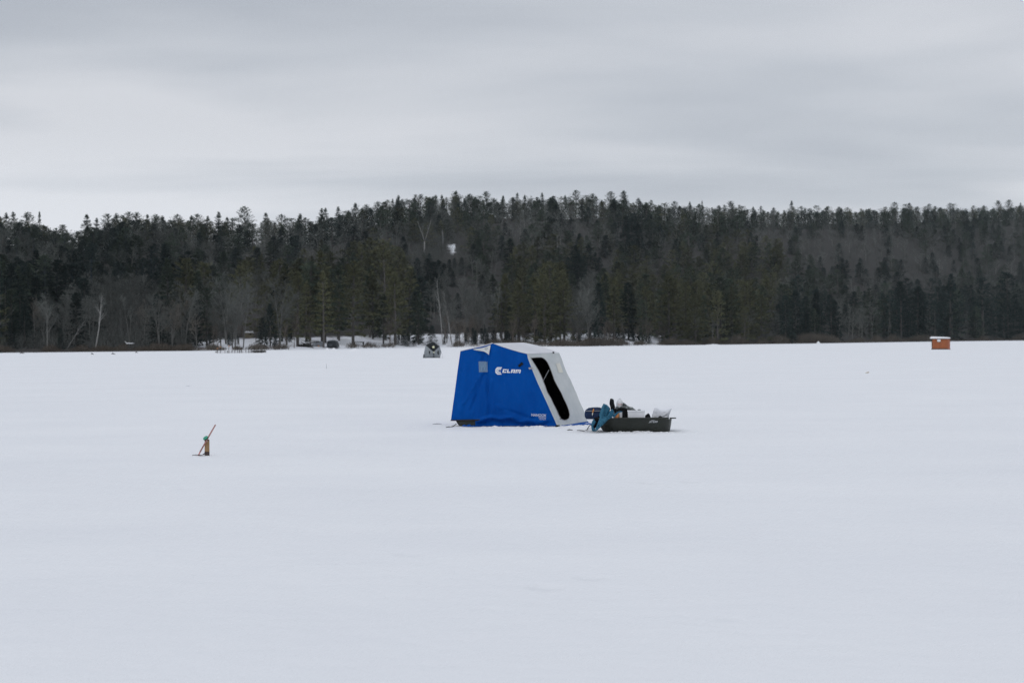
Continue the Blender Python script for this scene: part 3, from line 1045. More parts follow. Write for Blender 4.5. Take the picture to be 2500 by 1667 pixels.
    for px, top, back, kind, var, ln, bk, tw, lab, wide in bl:
        D = float(shore(px))+back; z = float(hill_z(px, D))
        h = ((hor(px)-top)*D/FPX+CAMZ-z)/math.cos(ln)
        lab = lab or 'leafless grey tree, pale trunk, '+where(px, 0.05)
        o = place_tree(kind, var, ((px-CX)/FPX*D, D, z), h, rnd.uniform(0, 6.28), tw, bk, lab, True, wide)
        q = Matrix.Rotation(ln, 3, 'Y') @ Matrix.Rotation(o.rotation_euler.z, 3, 'Z')
        o.rotation_euler = q.to_euler()
    # the forked birch high on the hill, and its snag neighbour
    px = 1037; D = DB; z = float(hill_z(px, D))
    forked_birch((px-CX)/FPX*D, D, (hor(px)-612)*D/FPX+CAMZ, D/FPX, z)

    # saplings and young evergreens that stand under the shore trees
    for i in range(210):
        px = rnd.choice((rnd.uniform(1110, 1330), rnd.uniform(470, 760), rnd.uniform(985, 1320), rnd.uniform(1395, 1640), rnd.uniform(500, 1600)))
        if abs(px-608) < 14 or abs(px-1055) < 24 or 765 < px < 905:
            continue
        back = rnd.uniform(2, 34); D = float(shore(px))+back; z = float(hill_z(px, D))
        kind = rnd.choice(('spruce', 'spruce', 'bare', 'bare', 'bare'))
        h = rnd.uniform(1.6, 4.2) if kind == 'spruce' else rnd.uniform(3.0, 7.5)
        c = next(t for lim, t in COLS if px < lim)
        place_tree(kind, rnd.randrange(9), ((px-CX)/FPX*D, D, z), h, rnd.uniform(0, 6.28), DARK if kind == 'spruce' else TWIGB, BARK, ('young dark spruce under the shore trees ' if kind == 'spruce' else 'thin leafless sapling under the shore trees ')+c, False, 1.3 if kind == 'spruce' else 1.0)

    # everything else: the nearest 280 of a kind as objects, the rest as one mass
    trees.sort(key=lambda t: t[0])
    cnt = {}
    mass = []
    for t in trees:
        D, k, var, px, u, h, tint, wide, z = t
        nm = NAME[k]
        if -15 < px < 2515 and cnt.get(nm, 0) < {'pine_tree': 195, 'spruce_tree': 220, 'bare_tree': 185}[nm]:
            cnt[nm] = cnt.get(nm, 0)+1
            parts = u < 0.14
            # widths do not grow with height beyond the usual
            place_tree(k, var, ((px-CX)/FPX*D, D, z), h, rnd.uniform(0, 6.28), tint, GREYB if k == 'bare' else BARK, look(k, tint, h)+' '+where(px, u), parts, wide)
        else:
            mass.append(t)
    light = {'pine': PINES_L, 'lowpine': PINES_L, 'spruce': SPRUCES_L, 'bare': BARES_L}
    arr = {}
    for k, lst in light.items():
        arr[k] = [(c.arrays(), t.arrays()) for c, t in lst]
    Vs, Ts, Cs = [], [], []
    n = 0
    rs = np.random.RandomState(5)
    for D, k, var, px, u, h, tint, wide, z in mass:
        (cv, ct, cc), (tv, tt, tcol) = arr[k][var % len(arr[k])]
        s = h/(13.0 if k == 'bare' else 15.0)
        a = rs.rand()*6.28; ca, sa = math.cos(a), math.sin(a)
        g = rs.uniform(.6, 1.55)
        for V, T, C, tn in ((cv, ct, cc, tint), (tv, tt, tcol, GREYB if k == 'bare' else BARK)):
            W = np.empty_like(V)
            W[:, 0] = (V[:, 0]*ca-V[:, 1]*sa)*s*wide+(px-CX)/FPX*D
            W[:, 1] = (V[:, 0]*sa+V[:, 1]*ca)*s*wide+D
            W[:, 2] = V[:, 2]*s+z
            Vs.append(W); Ts.append(T+n); Cs.append(C*np.array(tn)*g); n += len(V)
    me = np_mesh('forest', np.concatenate(Vs), [np.concatenate(Ts)], C=np.concatenate(Cs), mats=[M['tint']])
    o = bpy.data.objects.new('forest', me); col.objects.link(o)
    tag(o, 'dense mixed wood covering the upper part of the hill', 'forest', None, 'stuff')
    print('FOREST', len(trees), cnt, len(mass), n//3)


def forked_birch(x, y, z0, mpp, zg):
    """pale birch that forks low into two bare limbs, in metres per pixel"""
    base = Vector((x, y, zg))
    o = empty('birch_tree', base, 'pale birch forking into a wide V high on the hillside', 'birch tree', GROUP['birch'])
    k = mpp
    b = MB()
    b.tube([base, Vector((x, y, z0)), Vector((x+1*k, y, z0+22*k))], [.32, .25, .22], 7)
    f = Vector((x+1*k, y, z0+22*k))
    limbs = [[f, f+Vector((-5*k, .3, 16*k)), f+Vector((-12*k, .5, 36*k)), f+Vector((-17*k, .4, 50*k))], [f, f+Vector((6*k, -.3, 18*k)), f+Vector((12*k, -.5, 36*k)), f+Vector((16*k, -.6, 52*k))],
             [f+Vector((-5*k, .3, 16*k)), f+Vector((-5*k, .8, 30*k)), f+Vector((-4*k, 1, 45*k))], [f+Vector((9*k, -.4, 27*k)), f+Vector((8*k, -1, 40*k)), f+Vector((8*k, -1, 50*k))]]
    for L, r in zip(limbs, (.18, .19, .09, .09)):
        b.tube(L, [r*(1-.75*i/(len(L)-1)) for i in range(len(L))], 6)
    t = b.build('trunk', M['tint'], o, True)
    n = len(t.data.vertices)
    at = t.data.color_attributes.new('Col', 'FLOAT_COLOR', 'POINT'); at.data.foreach_set('color', [1.0]*4*n)
    t.color = (.27, .265, .26, 1)
    g = Geo(); rs = np.random.RandomState(9)
    for L in limbs:
        A = np.array([tuple(p) for p in L])-np.array(base)
        tt = rs.uniform(.3, 1, 60)*(len(L)-1); i = np.minimum(tt.astype(int), len(L)-2); fr = (tt-i)[:, None]
        p = A[i]*(1-fr)+A[i+1]*fr
        d = unit(rs.randn(60, 3)*.6+np.array([0, 0, .8])); s = unit(np.cross(d, rs.randn(60, 3)))
        g.tri(np.stack([p-s*.03, p+s*.03, p+d*rs.uniform(.8, 2.4, (60, 1))], 1), np.ones(60))
    c = bpy.data.objects.new('crown', geo_mesh('crown', g)); c.parent = o; c.color = (*TWIG, 1); col.objects.link(c)


build_forest()


# ------------------------------------------------------------------ brush along the shore
def build_brush(name, label, ranges, colour, seed):
    rs = np.random.RandomState(seed)
    g = Geo()
    for p0, p1, dens, hmin, hmax, dep in ranges:
        k = int((p1-p0)*dens)
        px = rs.uniform(p0, p1, k); D = shore(px)+rs.uniform(-.5, dep, k)
        x = (px-CX)/FPX*D; z = np.maximum(hill_z(px, D), 0)
        clump = np.clip(0.55+1.3*vnoise(px*0.05, px*0+2, seed), 0.08, 1.2)
        h = rs.uniform(hmin, hmax, k)*clump
        for j in range(2):
            p = np.stack([x, D, z-.1], 1)+rs.randn(k, 3)*np.array([.25, .25, 0])
            d = unit(rs.randn(k, 3)*np.array([.35, .35, .1])+np.array([0, 0, 1.0]))
            s = unit(np.cross(d, rs.randn(k, 3)))*rs.uniform(.02, .06, (k, 1))
            g.tri(np.stack([p-s, p+s, p+d*h[:, None]], 1), rs.uniform(.65, 1.3, k))
            e = p+d*h[:, None]*.5
            d2 = unit(d+rs.randn(k, 3)*.5)
            g.tri(np.stack([e-s*.6, e+s*.6, e+d2*h[:, None]*.5], 1), rs.uniform(.65, 1.3, k))
    o = bpy.data.objects.new(name, geo_mesh(name, g)); o.color = (*colour, 1); col.objects.link(o)
    tag(o, label, 'brush', None, 'stuff')


def hill_brush():
    rs = np.random.RandomState(77)
    g = Geo(); k = 9000
    px = np.concatenate([rs.normal(1060, 42, k), rs.uniform(0, 2500, k), rs.uniform(0, 480, k//2), rs.uniform(1640, 2500, k//2)]); k *= 3
    u = np.concatenate([rs.uniform(.4, .9, k//3), rs.uniform(.25, 1.0, k//3), rs.uniform(.01, .25, k//6), rs.uniform(.01, .25, k//6)])
    S = shore(px); D = S+u*(ridge(px)-S)
    keep = ~((np.abs(px-CLEAR[0]) < 15) & (u < CLEAR[1]+.06) & (u > CLEAR[1]-.12) & (rs.rand(k) < .55))
    px, u, D = px[keep], u[keep], D[keep]; k = len(px)
    x = (px-CX)/FPX*D; z = hill_z(px, D)
    h = rs.uniform(.8, 3.6, k)
    p = np.stack([x, D, z-.1], 1); d = unit(rs.randn(k, 3)*np.array([.3, .3, .1])+np.array([0, 0, 1.0])); sd = unit(np.cross(d, rs.randn(k, 3)))*rs.uniform(.02, .05, (k, 1))
    g.tri(np.stack([p-sd, p+sd, p+d*h[:, None]], 1), rs.uniform(.6, 1.3, k))
    for j in range(4):
        e = p+d*h[:, None]*rs.uniform(.3, .8, (k, 1)); d2 = unit(d+rs.randn(k, 3)*.6)
        g.tri(np.stack([e-sd*.7, e+sd*.7, e+d2*h[:, None]*rs.uniform(.25, .6, (k, 1))], 1), rs.uniform(.6, 1.3, k))
    o = bpy.data.objects.new('hillside_brush', geo_mesh('hillside_brush', g)); o.color = (*TWIG, 1); col.objects.link(o)
    tag(o, 'leafless grey saplings and brush between the trees of the hill', 'brush', None, 'stuff')


hill_brush()
build_brush('reeds', 'rusty brown reeds and brush along the left shore', [(-250, 470, 9, .5, 1.5, 5), (-250, 300, 5, .3, .8, 2)], (.108, .090, .074), 31)
build_brush('undergrowth', 'low leafless brown brush along the middle and right shore', [(845, 960, 5, .4, 1.5, 7), (1090, 1180, 6, .5, 2.0, 7), (1180, 1345, 8, .5, 2.2, 8), (1340, 1500, 12, .7, 2.6, 5), (1500, 1700, 9, .8, 2.2, 5), (1690, 2520, 12, 1.0, 3.4, 6), (1950, 2040, 14, 2., 4.6, 5), (2500, 2750, 8, 1, 3, 6), (470, 700, 6, .5, 1.6, 5)], (.115, .10, .085), 32)
#@@OBJECTS
# ------------------------------------------------------------------ materials of the small things
M['blue'] = noisy('blue_nylon', (0.0005, 0.062, 0.305), (0.001, 0.076, 0.35), 2.5, 4, 0.7, 0.06, 0.25, 14, 0.02, stretch=(1, 1, .5))
M['bluedk'] = noisy('blue_skirt', (0.0005, 0.055, 0.27), (0.001, 0.09, 0.38), 9, 4, 0.65, 0.1, 0.4, 20, 0.02)
M['canvas'] = noisy('grey_canvas', (0.50, 0.53, 0.535), (0.57, 0.59, 0.59), 3.0, 5, 0.75, 0.2, 0.25, 12, 0.015)
M['roofc'] = noisy('pale_roof_cloth', (0.60, 0.605, 0.64), (0.65, 0.65, 0.68), 2.0, 4, 0.7, 0.2, 0.15, 8, 0.01)
M['liner'] = principled('black_liner', (0.0035, 0.004, 0.0045), 0.95, 0.05)
M['white_print'] = principled('white_print', (0.78, 0.80, 0.84), 0.6, 0.3)
M['grey_print'] = principled('grey_print', (0.28, 0.29, 0.31), 0.6, 0.3)
M['black'] = noisy('black_cloth', (0.008, 0.009, 0.010), (0.016, 0.017, 0.019), 12, 4, 0.85, 0.15, 0.4, 30, 0.01)
M['greytab'] = principled('grey_webbing', (0.36, 0.355, 0.35), 0.7, 0.2)
M['cream'] = principled('cream_vinyl', (0.66, 0.65, 0.58), 0.5, 0.4)
M['sled'] = noisy('dark_olive_plastic', (0.015, 0.0185, 0.015), (0.023, 0.0275, 0.0225), 3, 5, 0.45, 0.4, 0.1, 20, 0.01)
M['rim_brown'] = principled('dark_brown_rim', (0.022, 0.018, 0.014), 0.5, 0.3)
M['rope'] = principled('dark_rope', (0.06, 0.06, 0.065), 0.8, 0.1)
M['navy'] = noisy('navy_nylon', (0.006, 0.016, 0.048), (0.012, 0.03, 0.082), 7, 4, 0.7, 0.25, 0.3, 25, 0.012)
M['navytop'] = noisy('navy_lid', (0.016, 0.030, 0.072), (0.024, 0.045, 0.10), 7, 4, 0.6, 0.3, 0.3, 25, 0.012)
M['orange'] = principled('orange_cord', (0.62, 0.25, 0.06), 0.6, 0.3)
M['teal'] = noisy('teal_cloth', (0.020, 0.098, 0.165), (0.038, 0.145, 0.225), 4.5, 5, 0.75, 0.2, 0.5, 16, 0.02)
M['lining'] = principled('dark_lining', (0.010, 0.009, 0.011), 0.9, 0.1)
M['greycloth'] = noisy('grey_jacket', (0.075, 0.085, 0.085), (0.24, 0.255, 0.25), 7, 3, 0.7, 0.25, 0.5, 14, 0.03)
M['foam'] = noisy('white_foam', (0.72, 0.735, 0.76), (0.80, 0.81, 0.83), 6, 4, 0.8, 0.2, 0.15, 30, 0.01)
M['jug'] = noisy('milky_plastic', (0.68, 0.69, 0.71), (0.76, 0.765, 0.78), 9, 3, 0.45, 0.4)
M['sack'] = noisy('white_sack', (0.62, 0.635, 0.68), (0.72, 0.73, 0.77), 5, 4, 0.7, 0.2, 0.25, 5, 0.02, stretch=(1, 1, 2.4))
M['wood'] = noisy('weathered_board', (0.27, 0.165, 0.085), (0.35, 0.225, 0.12), 14, 5, 0.75, 0.2, 0.2, 40, 0.004, stretch=(1, 1, .12))
M['wetwood'] = noisy('wet_board', (0.045, 0.03, 0.028), (0.08, 0.055, 0.05), 14, 5, 0.6, 0.3)
M['red'] = principled('faded_red_paint', (0.40, 0.19, 0.17), 0.55, 0.3)
M['pink'] = principled('pale_red_paint', (0.62, 0.27, 0.25), 0.55, 0.3)
M['green'] = noisy('green_plastic', (0.025, 0.26, 0.17), (0.06, 0.37, 0.25), 30, 3, 0.5, 0.4)
M['greendk'] = principled('dark_green_plastic', (0.008, 0.11, 0.07), 0.5, 0.4)
M['hubgrey'] = noisy('grey_shelter_cloth', (0.21, 0.235, 0.255), (0.29, 0.31, 0.325), 1.6, 3, 0.75, 0.2, 0.2, 6, 0.03)
M['hubblack'] = noisy('black_shelter_cloth', (0.010, 0.013, 0.014), (0.018, 0.021, 0.023), 2, 3, 0.8, 0.15)
M['reflect'] = principled('pale_yellow_patch', (0.80, 0.80, 0.55), 0.5, 0.4)
M['shack'] = noisy('rust_red_boards', (0.29, 0.095, 0.042), (0.37, 0.125, 0.055), 2.2, 4, 0.75, 0.2, 0.3, 7, 0.02, stretch=(3, 3, .3))
M['shacklt'] = principled('faded_red_board', (0.36, 0.14, 0.09), 0.7, 0.2)
M['cabin'] = noisy('tan_boards', (0.20, 0.17, 0.12), (0.29, 0.25, 0.18), 2, 4, 0.8, 0.2)
M['darkwood'] = noisy('dark_boards', (0.030, 0.028, 0.026), (0.06, 0.055, 0.05), 3, 4, 0.8, 0.2)
M['tarp'] = noisy('grey_tarp', (0.20, 0.22, 0.24), (0.34, 0.36, 0.38), 1.5, 4, 0.6, 0.3, 0.4, 4, 0.05)
M['trailer'] = noisy('dark_cover', (0.018, 0.021, 0.024), (0.032, 0.036, 0.04), 1.5, 4, 0.6, 0.3, 0.3, 4, 0.05)
M['trailergrey'] = principled('dull_metal_panel', (0.06, 0.068, 0.075), 0.5, 0.4)
M['rustorange'] = principled('orange_barrel', (0.55, 0.24, 0.08), 0.6, 0.3)


def ground_z(x, y):
    d = math.hypot(x, y); fade = min(1, max(0, 1.4-d/60))
    fade *= 1-0.85*math.exp(-(((x-0.8)/3.0)**2+((y-28.2)/2.5)**2))
    return float((vnoise(x*0.16+3, y*0.35, 21)*0.05+vnoise(x*0.5, y*1.05, 22)*0.028+vnoise(x*1.3, y*2.1, 23)*0.012)*fade) + 0.02*math.exp(-(((x-0.4)/1.8)**2+((y-28.4)/0.5)**2))


# ------------------------------------------------------------------ the blue shelter
sp0 = P(1360, 1041, 28.6); sp1 = P(1101, 1041, 28.85); sp2 = P(1203, 838, 28.74)
SN = (sp1-sp0).cross(sp2-sp0).normalized()
if SN.y > 0: SN = -SN
EDGE = [(1287, 864.3), (1288.5, 874), (1299.5, 903), (1311, 931), (1335, 983), (1352, 1021), (1361, 1041.5)]
pC = on_plane(1287, 864.3, sp0, SN); pC2 = P(1365, 861, 30.0); pD = on_plane(1361, 1041.5, sp0, SN)
FN = (pC2-pC).cross(pD-pC).normalized()
if FN.y > 0: FN = -FN
pD2 = on_plane(1437, 1029, pC, FN)
pA = on_plane(1124, 857.5, sp0, SN); pB = on_plane(1203, 838.3, sp0, SN); pE = on_plane(1101, 1025, sp0, SN)
pB2 = P(1279, 836, 30.15); pA2 = pA+(pB2-pB)*0.9; pE2 = pE+(pD2-pD)*0.85


def seg(px, py, a, b, w):
    dx, dy = b[0]-a[0], b[1]-a[1]
    t = ((px-a[0])*dx+(py-a[1])*dy)/(dx*dx+dy*dy)
    k = max(0, min(1, t))
    d = math.hypot(px-a[0]-k*dx, py-a[1]-k*dy)
    return math.exp(-(d/w)**2)


def sstep(a, b, x):
    t = max(0, min(1, (x-a)/(b-a)))
    return t*t*(3-2*t)


FOLDS = [((1183, 912), (1150, 1000), 4, -.016), ((1188, 912), (1196, 1010), 3.5, -.016), ((1176, 912), (1132, 985), 3, .012), ((1192, 870), (1192, 1000), 3, -.012), ((1180, 866), (1178, 882), 4, -.014), ((1186, 866), (1187, 882), 3, .012),
         ((1172, 862), (1160, 885), 4, -.010), ((1200, 930), (1184, 1020), 4, .012), ((1165, 930), (1158, 1015), 3, -.010), ((1215, 990), (1260, 1020), 4, .012), ((1230, 1000), (1300, 1022), 4, -.012), ((1270, 880), (1320, 1000), 6, .008),
         ((1200, 860), (1200, 1000), 10, .012), ((1290, 870), (1345, 1010), 5, -.008), ((1140, 880), (1125, 1000), 7, .010), ((1245, 930), (1290, 1015), 8, .008)]


def side_disp(px, py):
    d = float(vnoise(px*0.06+1, py*0.018, 41))*0.026+float(vnoise(px*0.17, py*0.06, 42))*0.010
    for a, b, w, h in FOLDS:
        d += 1.9*h*seg(px, py, a, b, w)
    d *= min(1, edge_dist([(1203, 838.3), (1287, 864.3), (1311, 931), (1361, 1041.5), (1400, 1041), (1400, 830)], px, py)/9)
    # the cloth hangs over itself near the ground
    if px > 1150:
        f = 1027+3.0*math.sin(px*0.045)+5*sstep(1240, 1330, px)+2.0*math.sin(px*.13)
        k = sstep(1158, 1172, px)*(1-0.9*sstep(1315, 1352, px))
        d -= k*0.075*sstep(f-1.5, f+2.0, py)
        d += k*0.035*math.exp(-((py-f+5)/4.5)**2)
        d += k*0.045*sstep(f+4, 1042, py)
        d += k*0.03*float(vnoise(px*0.09, py*0.16, 43))*sstep(1005, 1020, py)
    # the ridge seam stands proud along the roof line
    d += 0.012*math.exp(-(edge_dist([(1203, 838.3), (1287, 864.3), (1245, 851.5)], px, py)/2.2)**2)
    return d


def side_pt(px, py, off=0.0):
    return on_plane(px, py, sp0, SN)+SN*(side_disp(px, py)+off)


def front_disp(px, py):
    d = float(vnoise(px*0.05, py*0.02, 51))*0.03+float(vnoise(px*0.14, py*0.07, 52))*0.012
    d += 0.012*seg(px, py, (1335, 872), (1356, 888), 3)-.012*seg(px, py, (1300, 900), (1350, 1010), 5)+.012*seg(px, py, (1345, 1000), (1362, 1026), 3)+.010*seg(px, py, (1392, 950), (1410, 1010), 6)
    return d


EDGE_LOOP = EDGE+[e for e in EDGE[-2:0:-1]]


def front_pt(px, py, off=0.0):
    d = edge_dist(EDGE_LOOP, px, py)
    w = math.exp(-(d/4.0)**2)
    k = min(1, d/8)*min(1, edge_dist([(1287, 864.3), (1365, 861), (1326, 862.7)], px, py)/6)
    return on_plane(px, py, pC, FN)*(1-w)+on_plane(px, py, sp0, SN)*w+FN*(front_disp(px, py)*k+off)


def build_patch(name, poly, fn, mat, parent, off=0.006, thick=0.006, step=6):
    vs, fs = cdt(poly, [], step)
    b = MB()
    n = len(vs)
    top = [fn(x, y, off+thick) for x, y in vs]; bot = [fn(x, y, off) for x, y in vs]
    cnt = {}
    for f in fs:
        for i in range(3):
            e = (f[i], f[(i+1) % 3]); cnt[tuple(sorted(e))] = cnt.get(tuple(sorted(e)), 0)+1
    F = list(fs)+[tuple(i+n for i in f[::-1]) for f in fs]
    for f in fs:
        for i in range(3):
            a, c = f[i], f[(i+1) % 3]
            if cnt[tuple(sorted((a, c)))] == 1:
                F.append((c, a, a+n, c+n))
    b.add(top+bot, F)
    return b.build(name, mat, parent, False)


def print_on(name, text, quad, fn, mat, parent, shear=0.0, bold=0.0, off=0.004):
    """lettering laid on a cloth: quad = px corners top left, top right, bottom left"""
    (x0, y0), (x1, y1), (x2, y2) = quad
    vs, fs = font_mesh(text, shear, bold)
    b = MB()
    b.add([fn(x2+(x1-x0)*a+(x0-x2)*c, y2+(y1-y0)*a+(y0-y2)*c, off) for a, c in vs], fs)
    return b.build(name, mat, parent)


def build_shelter():
    root = empty('ice_shelter', G(1240, 1041), 'blue and pale grey flip-over ice fishing shelter with an open black doorway', 'shelter')
    side = [(1124, 857.5), (1150, 851.5), (1178, 845.5), (1203, 838.3), (1222, 845.5), (1245, 853), (1270, 860.3), (1284, 863.4)]+EDGE+[(1320, 1043.5), (1280, 1043.5), (1240, 1043), (1200, 1042.7), (1159, 1042.3), (1159, 1026.5), (1130, 1025.8), (1101, 1025.2), (1110, 960), (1118, 900)]
    vs, fs = cdt(side, [], 3.2)
    b = MB(); b.add([side_pt(x, y) for x, y in vs], fs)
    b.build('side_wall', M['blue'], root, True)
    # front with the doorway cut out
    door = [(1296, 873.3), (1310, 872.4), (1320, 872.2), (1326, 874), (1331, 878), (1336, 885), (1342, 895), (1345.5, 905), (1349, 918), (1352.5, 929), (1358, 940), (1367, 956), (1376, 973), (1384, 988), (1390, 1002), (1391.5, 1012), (1389.5, 1020), (1384, 1024.5), (1377, 1026), (1371, 1023.5), (1366, 1017), (1356, 998), (1342, 969), (1328, 939), (1318, 915), (1308, 894)]
    front = EDGE+[(1361, 1041.5), (1385, 1037), (1410, 1033), (1437, 1029), (1420, 991), (1403, 951), (1382, 903), (1370, 873), (1365, 861), (1340, 862), (1312, 863.2)]
    front = [p for i, p in enumerate(front) if i == 0 or p != front[i-1]]
    vs, fs = cdt(front, [door], 4.0)
    b = MB(); b.add([front_pt(x, y) for x, y in vs], fs)
    fw = b.build('front_wall', M['canvas'], root, True)
    b = MB(); b.tube([front_pt(x, y, .004) for x, y in resample(door, 5)]+[front_pt(*door[0], .004)], .007, 6)
    b.build('door_trim', M['greytab'], root, True)
    # roof
    def grid(name, q, mat, sag, n=14, m=10):
        b = MB(); vs = []
        for i in range(n+1):
            for j in range(m+1):
                u, v = i/n, j/m
                p = (q[0]*(1-u)+q[1]*u)*(1-v)+(q[3]*(1-u)+q[2]*u)*v
                k = math.sin(math.pi*u)*math.sin(math.pi*v)
                p = p+Vector((0, 0, -sag*k+0.008*float(vnoise(u*5, v*5, 61))))
                vs.append(p)
        fs = [(i*(m+1)+j, (i+1)*(m+1)+j, (i+1)*(m+1)+j+1, i*(m+1)+j+1) for i in range(n) for j in range(m)]
        b.add(vs, fs)
        return b.build(name, mat, root, True)
    def along(pts, t):
        L = [math.hypot(b[0]-a[0], b[1]-a[1]) for a, b in zip(pts, pts[1:])]; q = t*sum(L)
        for (a, b), l in zip(zip(pts, pts[1:]), L):
            if q <= l+1e-9:
                return (a[0]+(b[0]-a[0])*q/l, a[1]+(b[1]-a[1])*q/l)
            q -= l
        return pts[-1]
    def coons(name, e0, e1, f0, f1, mat, sag, n=20, m=14):
        # e0/e1 run along u at v=0/1, f0/f1 run along v at u=0/1
        vs = []
        for i in range(n+1):
            for j in range(m+1):
                u, v = i/n, j/m
                p = e0(u)*(1-v)+e1(u)*v+f0(v)*(1-u)+f1(v)*u-(e0(0)*(1-u)*(1-v)+e0(1)*u*(1-v)+e1(0)*(1-u)*v+e1(1)*u*v)
                k = math.sin(math.pi*u)*math.sin(math.pi*v)
                vs.append(p+Vector((0, 0, (-sag+0.02*float(vnoise(u*4, v*4, 61)))*k)))
        b = MB(); b.add(vs, [(i*(m+1)+j, (i+1)*(m+1)+j, (i+1)*(m+1)+j+1, i*(m+1)+j+1) for i in range(n) for j in range(m)])
        return b.build(name, mat, root, True)
    top_r = [(1203, 838.3), (1222, 845.5), (1245, 853), (1270, 860.3), (1284, 863.4), (1287, 864.3)]
    top_l = [(1124, 857.5), (1150, 851.5), (1178, 845.5), (1203, 838.3)]
    eave = [(1287, 864.3), (1312, 863.2), (1340, 862), (1365, 861)]
    lerp = lambda a, b: (lambda t: a*(1-t)+b*t)
    e1_ = front_pt(*eave[-1])
    lift = Vector((0, 0, .003))
    coons('roof', lambda u: side_pt(*along(top_r, u))+lift, lambda u: pB2*(1-u)+e1_*u+Vector((0, 0, .02*math.sin(math.pi*u))), lerp(side_pt(1203, 838.3)+lift, pB2), lambda v: front_pt(*along(eave, v))+lift, M['roofc'], 0.03)
    coons('roof', lambda u: side_pt(*along(top_l, u))+lift, lerp(pA2, pB2), lerp(side_pt(1124, 857.5)+lift, pA2), lerp(side_pt(1203, 838.3)+lift, pB2), M['roofc'], 0.02)
    b = MB(); b.tube([side_pt(*along(top_l, t/10))+Vector((0, 0, .007)) for t in range(11)], .009, 6); b.build('roof_piping', M['roofc'], root, True)
    b = MB()
    b.add([pA, pA2, pE2, pE], [(0, 1, 2, 3)])
    b.build('rear_wall', M['blue'], root)
    ctr = (pA2+pB2+pC2+pD2+pE2)/5
    b = MB(); b.add([pA2, pB2+Vector((0, 0, -.02)), pC2+(ctr-pC2)*.05, pD2+(ctr-pD2)*.05, pE2], [(0, 1, 2, 3, 4)])
    b.build('far_wall', M['blue'], root)
    # black thermal lining
    c = (pA+pC2+pD+pE2)/4
    ins = lambda p: p+(c-p)*0.05+Vector((0, 0, -.09 if p.z > 1 else .0))
    fl = lambda p: Vector((p.x, p.y, 0.02))
    near = [ins(p)-SN*0.10 for p in (pA, pB, pC, pD, pE)]; far = [ins(p) for p in (pA2, pB2, pC2, pD2, pE2)]
    near[3] = fl(near[3]); far[3] = fl(far[3])
    b = MB()
    b.add(near+far, [(0, 1, 2, 3, 4), (9, 8, 7, 6, 5), (0, 5, 6, 1), (1, 6, 7, 2), (4, 3, 8, 9), (0, 4, 9, 5)])
    b.build('lining', M['liner'], root)
    b = MB(); b.tube([front_pt(1327, 930, -.02), front_pt(1335, 917, -.03), front_pt(1342.5, 902, -.02)], .008, 6)
    b.build('door_cord', M['grey_print'], root, True)
    # windows, flap, patches
    w = [(1168.5, 882), (1190, 882), (1190.3, 908), (1169.5, 908.6)]
    m = principled('clear_vinyl', (0.125, 0.21, 0.34), 0.25, 0.5)
    build_patch('side_window', w, side_pt, m, root, .004, .004)
    b = MB()
    for a, c2 in (((1186, 884), (1181, 907)), ((1178, 884), (1174.5, 906)), ((1183, 884), (1180, 896))):
        b.tube([side_pt(*a, .010), side_pt((a[0]+c2[0])/2+.5, (a[1]+c2[1])/2, .010), side_pt(*c2, .010)], .004, 5)
    b.build('window_crease', principled('vinyl_crease', (0.27, 0.40, 0.50), 0.3, 0.5), root, True)
    flap = [(1154, 852.6), (1166, 850.8), (1178, 849), (1188, 845.8), (1198, 841.8), (1196.8, 853), (1195, 866), (1190.5, 862.5), (1186, 859.5), (1181, 857.6), (1170, 856), (1160, 854.6)]
    fl_ = lambda x, y, o=0: side_pt(x, y, o+0.05*sstep(0, 14, y-845-(1198-x)*0.16))
    build_patch('vent_flap', flap, fl_, M['canvas'], root, .01, .008, 4)
    bb = MB()
    ci = [(1187.5+3.3*math.cos(t*math.pi/8), 851+3.3*math.sin(t*math.pi/8)) for t in range(17)]
    bb.tube([fl_(x, y, .020) for x, y in ci], .0035, 5)
    bb.tube([fl_(1185, 851, .020), fl_(1190, 851, .020)], .003, 5)
    bb.build('flap_emblem', M['grey_print'], root)
    build_patch('patch', [(1264.5, 892), (1274.5, 883.7), (1278.5, 888.5), (1268, 896.3)], side_pt, M['black'], root, .006, .012, 5)
    build_patch('tab', [(1290, 897.2), (1299.5, 895.4), (1302, 899.3), (1292.5, 902)], lambda x, y, o=0: side_pt(x, y, o+.02), M['greytab'], root, .01, .01, 5)
    build_patch('tab', [(1347.5, 859.5), (1351, 859.3), (1351.5, 863), (1349.5, 862.6)], front_pt, M['black'], root, .01, .012, 5)
    build_patch('front_window', [(1355.5, 888), (1365.5, 886.5), (1373.8, 909), (1362, 911)], front_pt, M['cream'], root, .004, .005, 5)
    build_patch('door_pull', [(1365.5, 1021.5), (1369.5, 1021), (1370, 1022.4), (1366, 1022.8)], front_pt, M['black'], root, .008, .01, 3)
    # lettering: the blocky slanted word, drawn in unit cells
    L = {'C': [(0, 0, .36, 1), (.36, .72, 1, 1), (.36, 0, 1, .28), (.66, .28, 1, .34), (.66, .66, 1, .72)], 'L': [(0, 0, .38, 1), (.38, 0, 1, .3)], 'A': [(0, 0, .32, 1), (.68, 0, 1, 1), (.32, .74, .68, 1), (.32, .26, .68, .46)],
         'M': [(0, 0, .24, 1), (.76, 0, 1, 1), (.24, .76, .76, 1), (.41, .10, .59, .76)]}
    b = MB()
    x = 1226.2
